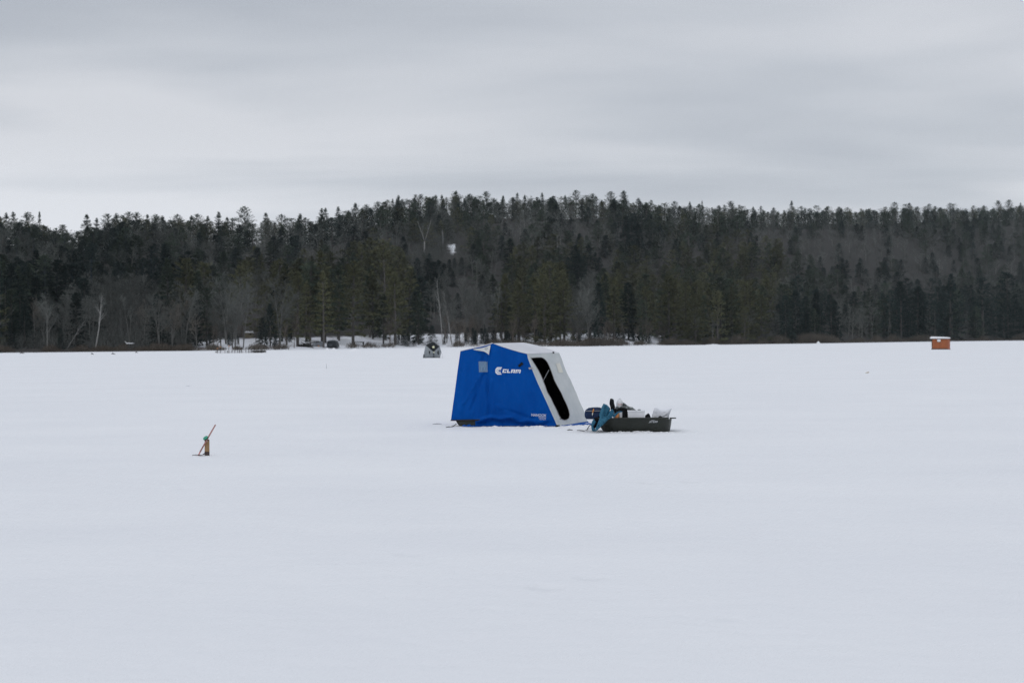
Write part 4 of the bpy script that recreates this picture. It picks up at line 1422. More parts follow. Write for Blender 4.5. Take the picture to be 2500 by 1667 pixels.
    for ch, wd in (('C', 9.3), ('L', 8.2), ('A', 9.4), ('M', 12.2)):
        for x0, y0, x1, y1 in L[ch]:
            q = []
            for a, c3 in ((x0, y0), (x1, y0), (x1, y1), (x0, y1)):
                X = x+a*wd; t = (X-1226)/44
                yb = 909.6+t*1.3; yt = 900.9+t*1.4
                q.append(side_pt(X+c3*2.0, yb+(yt-yb)*c3, .006))
            b.add(q, [(0, 1, 2, 3)])
        x += wd+1.6
    b.build('lettering', M['white_print'], root)
    b = MB()
    for poly in ([(1226, 896.0), (1224.4, 899.2), (1215.4, 899.2), (1213, 901.6), (1213, 908.4), (1215.4, 910.9), (1223.2, 910.9), (1225.2, 914), (1214.4, 914), (1209.8, 909.6), (1209.8, 900.6), (1214.2, 896.0)], [(1223.6, 900.2), (1223.0, 902.9), (1217.2, 902.9), (1217.0, 907.0), (1222.2, 907.0), (1223.2, 909.4), (1214.2, 909.4), (1214.2, 900.2)]):
        vs, fs = cdt(poly, [], 3)
        b.add([side_pt(X, Y, .006) for X, Y in vs], fs)
    b.build('emblem', M['white_print'], root)
    print_on('lettering', 'NANOOK', ((1297.2, 1009.2), (1334, 1010.6), (1297.0, 1015.6)), side_pt, M['white_print'], root, 0.12, 0.012, .008)
    print_on('lettering', 'THERMAL', ((1314.5, 1017.0), (1333.6, 1017.6), (1314.3, 1020.4)), side_pt, M['white_print'], root, 0.1, 0.0, .008)
    print_on('lettering', 'ICE TEAM', ((1317.5, 1021.6), (1332.5, 1022.2), (1317.3, 1024.2)), side_pt, M['white_print'], root, 0.1, 0.0, .008)
    # the sled the shelter folds into
    dv = Vector((0.42, 1.25, 0))
    def prism(poly, off0, name, mat):
        a = [on_plane(x, y, sp0, SN)+SN*off0 for x, y in poly]; n = len(a)
        bb = MB(); bb.add(a+[p+dv for p in a], [tuple(range(n)), tuple(range(n, 2*n))[::-1]]+[(i, i+n, (i+1) % n+n, (i+1) % n) for i in range(n)])
        return bb.build(name, mat, root, False, 0.008)
    prism([(1100, 1024.6), (1176, 1023.2), (1176, 1026), (1160, 1027), (1100, 1027)], 0.035, 'sled_rim', M['rim_brown'])
    prism([(1113, 1027.2), (1160, 1027.2), (1160, 1044), (1127, 1043.5), (1121, 1038.5), (1116, 1033)], 0.012, 'sled_base', M['sled'])
    # skirt lying on the snow
    rnd = random.Random(4)
    b = MB(); vs = []
    n = 26
    for i in range(n+1):
        t = i/n
        x = 1361+76*t; y = 1041.5-12.5*t
        g = G(1364+83*t, 1044.0-6.6*t+rnd.uniform(-.5, .5)); g.z = ground_z(g.x, g.y)+.012
        top = front_pt(x, y-1, .005); mid = front_pt(x+1, y+1.5+2.6*t, .015)
        vs += [top, mid, (mid+g)/2+Vector((0, -.02, .012+rnd.uniform(0, .02))), g]
    b.add(vs, [(i*4+j, (i+1)*4+j, (i+1)*4+j+1, i*4+j+1) for i in range(n) for j in range(3)])
    b.build('skirt', M['bluedk'], root, True)
    b = MB(); vs = []
    n = 120
    for i in range(n+1):
        t = i/n; x = 1128+234*t
        g = G(x, 1043.4+rnd.uniform(-.3, .35)+.3*math.sin(x*.11)); g.z = ground_z(g.x, g.y)+.012
        s = side_pt(x, 1040.5, .004) if x > 1160 else g+Vector((0, .2, .03*rnd.random()))
        vs += [s, (s+g)/2+Vector((0, -.015, rnd.uniform(.004, .018))), g]
    b.add(vs, [(i*3+j, (i+1)*3+j, (i+1)*3+j+1, i*3+j+1) for i in range(n) for j in range(2)])
    b.build('skirt', M['bluedk'], root, True)
    b = MB(); p = G(1362, 1043.5); b.lathe(p, [(.06, -.02), (.06, .02), (.035, .05), (.0, .055)], 12); b.build('corner_foot', M['black'], root, True)
    # tow rope
    b = MB(); pts = [side_pt(1114.5, 1034, .02), G(1109, 1041)+Vector((0, 0, .02)), G(1103, 1043)+Vector((0, 0, .012)), G(1096, 1043.4)+Vector((0, 0, .012)), G(1089, 1043.8)+Vector((0, 0, .008))]
    b.tube(pts, .009, 6); b.build('tow_rope', M['rope'], root, True)


build_shelter()


def snow_lumps():
    rnd = random.Random(8)
    b = MB()
    def lump(p, r):
        n1, n2 = 5, 7
        vs = [p+Vector((0, 0, r*.8))]
        for i in range(1, n1):
            for k in range(n2):
                a = 2*math.pi*k/n2; e = math.pi/2*(1-i/(n1-1))
                q = r*rnd.uniform(.75, 1.2)
                vs.append(p+Vector((math.cos(a)*math.cos(e)*q*1.5, math.sin(a)*math.cos(e)*q*1.2, math.sin(e)*q*.8-(0.01 if i == n1-1 else 0))))
        fs = [(0, 1+k, 1+(k+1) % n2) for k in range(n2)]
        for i in range(n1-2):
            for k in range(n2):
                fs.append((1+i*n2+k, 1+(i+1)*n2+k, 1+(i+1)*n2+(k+1) % n2, 1+i*n2+(k+1) % n2))
        b.add(vs, fs)
    def run(x0, x1, yf, n, r0, r1):
        for i in range(n):
            x = rnd.uniform(x0, x1); p = G(x, yf(x)+rnd.uniform(-.6, .9)); p.z = ground_z(p.x, p.y)-.004
            lump(p, rnd.uniform(r0, r1)*rnd.choice((.5, .7, 1, 1)))
    run(1160, 1362, lambda x: 1044.6, 150, .010, .028)
    run(1205, 1215, lambda x: 1044.2, 4, .03, .04)
    run(1296, 1326, lambda x: 1044.3, 34, .02, .042)
    run(1112, 1160, lambda x: 1045, 26, .008, .02)
    run(1362, 1450, lambda x: 1044.8-(x-1362)*.075, 90, .010, .030)
    run(1388, 1396, lambda x: 1043.2, 6, .025, .045)
    run(1410, 1440, lambda x: 1037.5, 14, .012, .022)
    run(1475, 1645, lambda x: 1055.5, 110, .008, .026)
    run(1550, 1588, lambda x: 1054.3, 60, .015, .035)
    run(1500, 1530, lambda x: 1054.8, 24, .015, .03)
    o = b.build('snow_clumps', M['snow'], None, True)
    tag(o, 'crumbs of snow thrown on the skirt and round the sled', 'snow', None, 'stuff')


snow_lumps()


# ------------------------------------------------------------------ gear sled and its load
def rr(x0, x1, y0, y1, r, z, n=10, tilt=0.0):
    out = []
    for cx, cy, a0 in ((x1-r, y0+r, -90), (x1-r, y1-r, 0), (x0+r, y1-r, 90), (x0+r, y0+r, 180)):
        for k in range(n+1):
            a = R_(a0+90*k/n); x, y = cx+r*math.cos(a), cy+r*math.sin(a); out.append(Vector((x, y, z-tilt*(y-y0))))
    return out


SY = 26.7
sx = lambda px: (px-CX)/FPX*SY


def build_sled():
    root = empty('gear_sled', (sx(1545), 27.0, 0), 'dark olive plastic haul sled loaded with fishing gear', 'sled')
    b = MB()
    z0 = -.01; TILT = 0.062
    b.rings([rr(sx(1500), sx(1628), 26.86, 27.16, .10, z0, tilt=TILT), rr(sx(1484), sx(1634), 26.78, 27.24, .14, z0+.004, tilt=TILT), rr(sx(1474), sx(1638.5), 26.735, 27.28, .26, z0+.035, tilt=TILT), rr(sx(1464), sx(1641), 26.71, 27.31, .29, .13, tilt=TILT), rr(sx(1450), sx(1643.2), 26.67, 27.35, .33, .252, tilt=TILT),
             rr(sx(1448), sx(1643.6), 26.665, 27.355, .33, .258, tilt=TILT)], True, True, False)
    b.rings([rr(sx(1452), sx(1640), 26.70, 27.32, .30, .262, tilt=TILT), rr(sx(1478), sx(1636), 26.76, 27.26, .16, .05, tilt=TILT), rr(sx(1490), sx(1630), 26.8, 27.2, .1, .03, tilt=TILT)], True, False, True)
    b.build('body', M['sled'], root, True, angle=40)
    b = MB()
    b.rings([rr(sx(1448), sx(1643.6), 26.665, 27.355, .33, .256, tilt=TILT), rr(sx(1444), sx(1651), 26.635, 27.385, .16, .257, tilt=TILT), rr(sx(1444), sx(1651.4), 26.63, 27.39, .16, .268, tilt=TILT), rr(sx(1444.5), sx(1651), 26.635, 27.385, .16, .277, tilt=TILT), rr(sx(1452), sx(1640), 26.70, 27.32, .30, .276, tilt=TILT), rr(sx(1452), sx(1640), 26.70, 27.32, .30, .26, tilt=TILT)], True)
    b.build('rim', M['sled'], root, True, angle=40)
    b = MB(); b.lathe(P(1634, 1020.9, 26.622), [(.011, 0), (.011, .01), (.0, .012)], 10, Vector((0, -1, 0))); b.build('eyelet', M['white_print'], root, True)
    def face(px, py, off=0.0):
        y = 26.665+(py-1024)/(1050-1024)*0.055
        p = P(px, py, y); p.y -= off+.004
        return p
    print_on('lettering', 'JET SLED', ((1585.4, 1027.4), (1606, 1027.0), (1583.6, 1032.6)), face, M['white_print'], root, 0.15, 0.01)
    print_on('lettering', 'Shappell', ((1589.4, 1024.6), (1599.2, 1024.4), (1589.0, 1027.0)), face, M['white_print'], root, 0.1, 0.0)
    b = MB(); b.tube([P(1447, 1038, 26.9), G(1440, 1045)+Vector((0, .1, .05)), G(1433, 1051)+Vector((0, 0, .02)), G(1426, 1053)+Vector((0, 0, .012)), G(1417, 1051.6)+Vector((0, 0, .01)), G(1409, 1051)+Vector((0, 0, .006))], .008, 6)
    b.build('tow_rope', M['rope'], root, True)


build_sled()


def lump(outline, Y, depth, step=1.6, edge=4.0, crease=0.0, seed=1, slope=0.0, folds=()):
    """a puffy closed body whose outline from the lake is the given one; depth is its half thickness"""
    vs, fs = cdt(outline, [], step, step*1.3)
    n = len(vs); front = []; back = []; ymid = sum(p[1] for p in outline)/len(outline)
    for x, y in vs:
        d = edge_dist(outline, x, y); k = min(1, d/edge); h = math.sqrt(max(0, 1-(1-k)**2))
        c = crease*float(vnoise(x*.28+seed, y*.2, 70+seed))*k+crease*.6*float(vnoise(x*.6+seed, y*.5, 71+seed))*k
        for a, e, w, q in folds:
            c += q*seg(x, y, a, e, w)*k
        Yc = Y+slope*(ymid-y)
        front.append(P(x, y, Yc-depth*h-c)); back.append(P(x, y, Yc+depth*h))
    cnt = {}
    for f in fs:
        for i in range(3):
            e = tuple(sorted((f[i], f[(i+1) % 3]))); cnt[e] = cnt.get(e, 0)+1
    F = list(fs)+[tuple(i+n for i in f[::-1]) for f in fs]
    for f in fs:
        for i in range(3):
            a, c = f[i], f[(i+1) % 3]
            if cnt[tuple(sorted((a, c)))] == 1:
                F.append((c, a, a+n, c+n))
    return MB().add(front+back, F)


def extrude(outline, Y0, Y1, inset=.88, soft=.03):
    cx = sum(p[0] for p in outline)/len(outline); cy = sum(p[1] for p in outline)/len(outline)
    def ring(k, Y):
        return [P(cx+(x-cx)*k, cy+(y-cy)*k, Y) for x, y in outline]
    k2 = (1+inset)/2+.02
    return MB().rings([ring(inset, Y0), ring(k2, Y0+soft*.3), ring(1, Y0+soft), ring(1, Y1-soft), ring(k2, Y1-soft*.3), ring(inset, Y1)], True, True, True)


def build_load():
    # navy cooler bag
    r = empty('cooler_bag', P(1450, 1023, 26.9), 'soft navy cooler bag with orange zip pull, on the sled nose', 'bag')
    extrude(resample([(1427, 1012), (1428, 1003.2), (1470, 1003.2), (1471, 1022.5), (1433, 1023), (1429.5, 1020.5), (1427.6, 1017)], 4), 26.7, 27.08, .95, .03).build('bag_body', M['navy'], r, True, angle=50)
    extrude(resample([(1428, 1003), (1430, 1000), (1437, 995.2), (1446, 994), (1458, 993.5), (1466, 994.5), (1470, 998), (1470, 1003)], 4), 26.71, 27.07, .93, .04).build('lid', M['navytop'], r, True, angle=50)
    b = MB(); b.tube([P(1428.5, 1003, 26.69), P(1440, 1003, 26.685), P(1470, 1003, 26.69)], .005, 6); b.build('zip', M['greytab'], r)
    b = MB(); b.tube([P(1449.4, 998.3, 26.68), P(1448.6, 1001, 26.665), P(1447, 1007, 26.66)], .0105, 7); b.build('zip_pull', M['orange'], r, True)
    b = MB(); b.tube([P(1447, 1007, 26.66), P(1446.2, 1014, 26.67)], .0095, 7); b.build('pull_tail', M['cream'], r, True)
    extrude([(1438, 1007), (1462, 1007), (1462, 1021), (1438, 1021)], 26.675, 26.72, .96, .01).build('pocket', M['navy'], r)
    # teal garment
    r = empty('teal_garment', P(1452, 1052, 26.55), 'crumpled teal cloth garment hanging over the left end of the sled', 'garment')
    body = [(1473.4, 984.6), (1482, 988), (1488.7, 994.8), (1490.6, 998.5), (1488, 1004), (1495.7, 997.6), (1499.5, 1006), (1498, 1014), (1494.5, 1018.4), (1484.9, 1024.4), (1469, 1040.4), (1456, 1052), (1451, 1053.2), (1452, 1049), (1456.5, 1039), (1459, 1032.5), (1462.2, 1025), (1464, 1018), (1462.4, 1012.3), (1466, 1000.8), (1468, 995)]
    lump(body, 26.60, .045, 1.5, 4.5, .035, 3, 0.0022, [((1489, 1000), (1482, 1013), 1.6, -.06), ((1493, 1002), (1486, 1014), 2.2, .04), ((1474, 990), (1470, 1012), 2.5, .03), ((1479, 992), (1476, 1014), 2.2, -.03), ((1488, 1012), (1464, 1036), 3, .035), ((1480, 1018), (1458, 1044), 2, -.025), ((1470, 1012), (1482, 1020), 2, -.02)]).build('body_cloth', M['teal'], r, True)
    lump([(1449.8, 1020.6), (1452.5, 1026), (1455.0, 1030), (1451.5, 1036), (1448.6, 1041), (1449.5, 1043.5), (1453, 1045), (1452, 1049), (1451, 1053.2), (1446, 1052.5), (1444, 1048), (1443, 1035.3), (1446, 1027.6)], 26.58, .035, 1.4, 3, .02, 5).build('leg', M['teal'], r, True)
    lump([(1450, 1019.5), (1462.5, 1017), (1464.3, 1019), (1462.4, 1026), (1459, 1034), (1456, 1041), (1453, 1045.5), (1449, 1043.5), (1448, 1041), (1451, 1036.5), (1454, 1030.5), (1452, 1026)], 26.67, .03, 1.5, 3, .02, 6).build('lining', M['lining'], r, True)
    lump([(1498.5, 1010.2), (1502, 1008.8), (1508.5, 1004.5), (1514, 1003.4), (1519.5, 1004), (1519.3, 1005.6), (1512.3, 1006.8), (1506, 1011.9), (1500.8, 1018), (1496.5, 1019), (1496.5, 1014)], 26.62, .03, 1.3, 2.4, .015, 7).build('sleeve', M['teal'], r, True)
    # upright black bundle
    o = lump([(1489, 975.5), (1490.5, 972.3), (1494, 972.8), (1498, 974.5), (1499, 978), (1499.4, 984), (1501.2, 990), (1502, 993.5), (1500.5, 999), (1499, 1004), (1498, 1012), (1494, 1012), (1491, 998), (1490.2, 994), (1487.8, 985.5), (1488.4, 979)], 26.82, .045, 1.4, 4, .03, 8).build('mitten', M['black'], None, True)
    tag(set_origin(o, P(1496, 1012, 26.82)), 'tall black mitten standing upright above the teal garment', 'mitten')
    # black heap and grey jacket
    o = lump([(1499, 999), (1503, 995), (1512, 994), (1530, 996), (1548, 999), (1553, 1001), (1548, 1004), (1540, 1010), (1540, 1036), (1500, 1036)], 26.95, .13, 2, 5, .04, 9).build('black_heap', M['black'], None, True)
    tag(set_origin(o, P(1520, 1036, 26.95)), 'black bag lying in the sled under the grey jacket', 'bag')
    o = lump([(1501.5, 998), (1503, 992.5), (1509, 992.5), (1512, 995), (1515, 992.5), (1519.8, 990), (1520.8, 981.9), (1526, 984.5), (1530, 988), (1533.5, 990.5), (1537, 992.6), (1544.5, 993.8), (1548, 997), (1552.8, 1000.6), (1545, 1000.6), (1536, 999.5), (1527, 998.2), (1518, 995.9), (1511, 996.8), (1506, 1000.5)], 26.86, .06, 1.4, 3.5, .07, 10, 0.0, [((1522, 989), (1546, 996), 1.5, -.05), ((1514, 992), (1534, 993), 1.5, .05), ((1523, 984), (1525, 989), 1.2, .05)]).build('grey_jacket', M['greycloth'], None, True)
    tag(set_origin(o, P(1525, 1000, 26.86)), 'crumpled grey jacket heaped in the middle of the sled', 'jacket')
    # white jug
    r = empty('white_jug', P(1513, 994.5, 26.95), 'white plastic jug with an orange label line, standing on the grey jacket', 'jug')
    c = P(1513, 995.5, 26.95); s = 26.95/FPX
    b = MB(); b.lathe(c, [(7.6*s, 0), (8.3*s, 1*s), (8.4*s, 8*s), (8.3*s, 11.5*s), (7.3*s, 15*s), (5.6*s, 18.5*s), (4.4*s, 20.2*s), (2.2*s, 21.2*s), (2.0*s, 22*s)], 20); b.build('jug_body', M['jug'], r, True, angle=50)
    b = MB(); b.tube([c+Vector((3.6*s, -4.5*s, 18*s)), c+Vector((6.2*s, -4.8*s, 16*s)), c+Vector((6.6*s, -6.2*s, 12*s)), c+Vector((5.6*s, -6.6*s, 9*s))], 0.9*s, 7); b.build('handle', M['jug'], r, True)
    b = MB(); b.lathe(c+Vector((0, 0, 22*s)), [(2.5*s, 0), (2.5*s, 1.2*s), (2*s, 1.6*s)], 14); b.build('cap', M['foam'], r, True)
    b = MB(); rg = []
    for z in (8.2*s, 9.6*s):
        rg.append([c+Vector((8.55*s*math.sin(a), -8.55*s*math.cos(a), z)) for a in np.linspace(-.6, .6, 9)])
    b.rings(rg, False); b.build('label_strip', M['pink'], r)
    # styrofoam box
    r = empty('foam_box', P(1553, 1019, 26.95), 'white foam box with straight sides in the middle of the sled', 'box')
    extrude(resample([(1532.5, 1004.6), (1574.2, 1004.6), (1572.5, 1034), (1534, 1034)], 5), 26.75, 27.05, .97, .012).build('box_body', M['foam'], r)
    extrude(resample([(1531.3, 1001), (1574.9, 1001), (1574.6, 1004.5), (1531.6, 1004.5)], 5), 26.735, 27.065, .98, .012).build('lid', M['foam'], r)
    # cup, packet
    r = empty('paper_cup', P(1515.7, 1022, 26.8), 'white paper cup beside an orange packet at the sled edge', 'cup')
    c = P(1515.4, 1022, 26.80); s = 26.8/FPX
    b = MB(); b.lathe(c, [(3.4*s, 0), (4.1*s, 15.2*s), (4.3*s, 15.5*s), (4.2*s, 16.1*s), (3.8*s, 15.5*s), (3.2*s, 2*s)], 18); b.build('cup_body', M['foam'], r, True, angle=50)
    b = MB(); b.lathe(c+Vector((0, 0, .0)), [(3.65*s, 2.6*s), (3.8*s, 4.6*s)], 18); b.build('band', M['cream'], r, True)
    o = lump([(1500.5, 1020), (1504, 1015), (1508, 1010.5), (1511.2, 1007.8), (1511, 1013), (1510, 1026), (1501, 1026)], 26.78, .03, 1.5, 3, .02, 11).build('orange_packet', noisy('orange_packet', (0.60, 0.17, 0.05), (0.72, 0.40, 0.14), 9, 2, 0.5, 0.4), None, True)
    tag(set_origin(o, P(1506, 1026, 26.78)), 'small orange packet tucked between garment and paper cup', 'packet')
    # dark lumps
    for ol, lab, nm, sd in (([(1574.5, 1019), (1575, 1013.5), (1578, 1011.5), (1582.5, 1008), (1586, 1011), (1588, 1015.5), (1589, 1020), (1588, 1034), (1575, 1034)], 'rough pointed black glove between the foam box and the white sack', 'glove', 12),
                            ([(1605.5, 1020), (1608.5, 1015.8), (1612.8, 1014.4), (1615.5, 1015.8), (1618, 1019.5), (1618, 1030), (1606, 1030)], 'small round black cap in front of the white sack', 'cap', 13),
                            ([(1555.5, 1001.5), (1557.6, 999.3), (1561, 998.6), (1564.5, 1000), (1566, 1002), (1566, 1010), (1556, 1010)], 'small black dome showing just over the foam box', 'hat', 14)):
        o = lump(ol, 26.82 if nm != 'hat' else 27.12, .06, 1.4, 3.5, .035, sd).build({'glove': 'glove', 'cap': 'round_beanie', 'hat': 'knit_hat'}[nm], M['black'], None, True)
        tag(set_origin(o, P(sum(p[0] for p in ol)/len(ol), 1034, 26.9)), lab, nm)
    o = lump([(1597.8, 995.2), (1600, 994.6), (1603.8, 995), (1607, 997.4), (1611, 999.6), (1616.5, 1000.4), (1622, 1000), (1630, 998.6), (1640, 996.8), (1637.5, 1003), (1635, 1010), (1632, 1020), (1630, 1034), (1592, 1034), (1590.5, 1020), (1592.5, 1011), (1595.5, 1002)], 27.0, .07, 1.8, 7, .012, 15, 0.0,
             [((1614, 1017), (1636, 1004), 1.6, .010), ((1618, 1020), (1636, 1009), 1.6, -.010), ((1600, 998), (1612, 1006), 2.5, -.012)]).build('white_sack', M['sack'], None, True)
    tag(set_origin(o, P(1615, 1034, 27.0)), 'wrinkled white sack with a dipped top at the right end of the sled', 'sack')


build_load()


# ------------------------------------------------------------------ the tip-up
def build_tipup():
    c = G(505, 1110.5); Y = c.y; s = Y/FPX
    r = empty('tip_up', c, 'wooden ice fishing tip-up with slanting red stick and green reel, alone on the snow', 'fishing rig')
    q = lambda px, py, dy=0.0: P(px, py, Y+dy)
    R3 = Matrix.Rotation(R_(14), 3, 'Z')
    a, b_ = q(505.5, 1072.5), q(505.5, 1102.3)
    bx = MB(); bx.box((a+b_)/2, (11.6*s, .022, (b_-a).length), R3); bx.build('board', M['wood'], r, False, .003)
    d = q(505.3, 1111.3)
    bx = MB(); bx.box((b_+d)/2+Vector((0, 0, -.001)), (12.0*s, .026, (d-b_).length), R3); bx.build('wet_foot', M['wetwood'], r, False, .003)
    bx = MB(); bx.tube([q(526.2, 1036.3, -.03), q(508, 1068, -.035), q(489, 1102, -.035)], [.010, .0115, .0115], 8); bx.build('stick', M['red'], r, True)
    bx = MB(); bx.tube([q(489, 1102, -.035), q(484.3, 1111.5, -.035)], .0105, 8); bx.build('stick_tip', M['pink'], r, True)
    ax = Vector((-.42, -.55, .80)).normalized()
    rc = q(502.3, 1069.2, -.045)
    bx = MB(); bx.lathe(rc, [(6.3*s, -.010), (6.6*s, -.007), (6.6*s, -.004), (3*s, -.002), (3*s, .006)], 22, ax); bx.build('reel_flange', M['greendk'], r, True, angle=40)
    bx = MB(); bx.lathe(rc+ax*.006, [(3*s, 0), (6.4*s, .002), (6.5*s, .006), (5.6*s, .009), (2.2*s, .009), (1.6*s, .016), (.8*s, .017)], 22, ax); bx.build('reel', M['green'], r, True, angle=40)
    bx = MB(); bx.tube([q(500.5, 1078, -.02), q(504, 1075.5, -.03), q(509, 1072.8, -.02)], .010, 7); bx.build('bracket', M['black'], r, True)
    bx = MB(); bx.box(q(505, 1076.8, -.022), (3.6*s, .012, 1.8*s), Matrix.Rotation(R_(-25), 3, 'Y')); bx.build('metal_plate', M['foam'], r)
    g = lambda px, py, h=.01: G(px, py)+Vector((0, 0, h))
    bx = MB(); bx.tube([g(469, 1112.2), g(478, 1112.2, .013), g(485, 1112.4, .014), g(491, 1113.2, .012), g(496, 1111.5, .015), g(502, 1109, .03)], [.004, .006, .007, .008, .008, .006], 7); bx.build('trip_wire', M['wetwood'], r, True)


build_tipup()


# ------------------------------------------------------------------ the small grey shelter
def build_hub():
    Y = 140.0
    r = empty('hub_shelter', G(1055, 873.5), 'small grey and black pop-up ice shelter near the far shore', 'shelter')
    g = lambda px, py, dy=0.0: P(px, py, Y+dy)
    BL, BR, TL, TR = g(1034.5, 873.3), g(1074.2, 872.6), g(1039.2, 842.5, .1), g(1073.2, 845, .1)
    hub = g(1058.6, 859.5, -.28); rb = g(1077.4, 858.5, .25); lb = g(1035.8, 858, .1)
    BL2, BR2, TL2, TR2 = g(1036, 872.5, 1.9), g(1073, 872.2, 1.9), g(1040.5, 842.5, 1.8), g(1072.5, 844.5, 1.8)
    for p in (BL, BR, BL2, BR2): p.z = -.02
    top = g(1057.5, 834, .95)
    def tri(name, mat, *fs):
        b = MB()
        for f in fs: b.add(list(f), [tuple(range(len(f)))])
        return b.build(name, mat, r, False)
    tri('side_panel', M['hubgrey'], (TL, lb, hub), (lb, BL, hub))
    tri('side_panel', M['hubgrey'], (TR, hub, BR), (TR, BR, rb))
    tri('lower_panel', M['hubgrey'], (BL, BR, hub))
    tri('upper_panel', M['hubblack'], (TL, hub, TR))
    tri('roof', M['hubblack'], (TL, TR, top), (TR, TR2, top), (TR2, TL2, top), (TL2, TL, top))
    tri('wall', M['hubgrey'], (TL, TL2, BL2, BL, lb), (TR, rb, TR2), (rb, BR, BR2), (rb, BR2, TR2), (TL2, TR2, BR2, BL2))
    def spot(name, px, py, rad, mat, dy, n=12, sx_=1.0):
        b = MB(); c = g(px, py, dy); b.lathe(c, [(rad, 0), (rad, .02), (0, .03)], n, Vector((0, -1, 0))); return b.build(name, mat, r, True)
    spot('reflector', 1058.2, 847.2, 2.9*Y/FPX, M['reflect'], -.22)
    spot('reflector', 1059.4, 860.2, 1.6*Y/FPX, M['reflect'], -.31)
    for ol in ([(1047, 856), (1049.5, 856.8), (1050.4, 862), (1048, 866), (1047.2, 862)], [(1069.6, 855.5), (1070.8, 856), (1071.2, 866.5), (1069, 864), (1067.6, 860.5)]):
        b = MB(); a = [g(x, y, -.17) for x, y in ol]; n = len(a)
        b.add(a+[p+Vector((0, .08, 0)) for p in a], [tuple(range(n)), tuple(range(n, 2*n))[::-1]]+[(i, i+n, (i+1) % n+n, (i+1) % n) for i in range(n)])
        b.build('window', M['hubblack'], r)
    b = MB(); b.tube([hub+Vector((0, -.02, -.08)), g(1059.3, 873, -.04)], .035, 6); b.build('zip_line', M['hubblack'], r)
    b = MB(); b.tube([g(1034.8, 865, -.03), g(1034.2, 869, -.05), g(1034.5, 873.6, -.05)], [.05, .035, .07], 6); b.build('corner_tie', M['hubblack'], r)
    b = MB(); b.add([BL+Vector((0, -.04, 0)), BR+Vector((0, -.04, 0)), BR+Vector((0, -.02, .09)), BL+Vector((0, -.02, .09))], [(0, 1, 2, 3)]); b.build('skirt', M['hubblack'], r, False, 0, .02)
    b = MB(); b.tube([rb, g(1079.5, 866, -.2), G(1081, 874.5)], .008, 5); b.build('guy_line', M['rope'], r)


build_hub()


# ------------------------------------------------------------------ the orange ice shack
def build_shack():
    Y = 203.0; s = Y/FPX
    c = P(2297, 853, Y); c.z = 0
    r = empty('ice_shack', c, 'orange red ice fishing shack with snow on its roof', 'ice shack')
    w = 43*s; h = 25.5*s; d = 2.3
    r.rotation_euler.z = -math.atan2(c.x, c.y)
    b = MB(); b.box(c+Vector((0, d/2, h/2)), (w, d, h)); b.build('wall', M['shack'], r, False, .01)
    b = MB(); b.box(c+Vector((0, d/2, h+.03)), (46*s, d+.3, .06)); b.build('roof', M['darkwood'], r)
    # snow cap, rounded and a little uneven
    b = MB(); rg = []
    for z, k in ((.06, .0), (.12, .03), (.22, .0), (.28, -.10), (.31, -.3)):
        q = rr(c.x-25*s-k, c.x+22.5*s+k-(.12 if z > .3 else 0), c.y-.17-k, c.y+d+.17+k, .22, h+z, 5)
        rg.append([p+Vector((0, 0, .05*float(vnoise(p.x*1.2, p.y*1.2, 81))-(.05*(p.x-c.x)/1.4 if z > .2 else 0))) for p in q])
    b.rings(rg, True, True, True); b.build('roof_snow', M['snow'], r, True)
    b = MB(); b.box(c+Vector((-4.5*s+.0, -.03, h-.20)), (8*s, .06, 6*s)); f = b.build('window', M['foam'], r, False, .02)
    b = MB(); b.box(c+Vector((-4.5*s, -.02, h-.40)), (10*s, .08, .04)); b.build('window_sill', M['darkwood'], r)
    b = MB(); b.box(c+Vector((w/2-3.2*s, -.015, h/2)), (3.6*s, .03, h*.98)); b.build('corner_board', M['shacklt'], r)
    b = MB(); b.box(c+Vector((-w/2+.6*s, -.013, h/2)), (1.4*s, .026, h*.98)); b.build('corner_board', M['darkwood'], r)
    for y in (.25, d-.25):
        b = MB(); b.box(c+Vector((0, y, .03)), (w*1.04, .16, .12)); b.build('skid', M['darkwood'], r)
    b = MB(); b.box(c+Vector((0, -.012, .09)), (w*.98, .024, .10)); b.build('base_board', M['darkwood'], r)


build_shack()


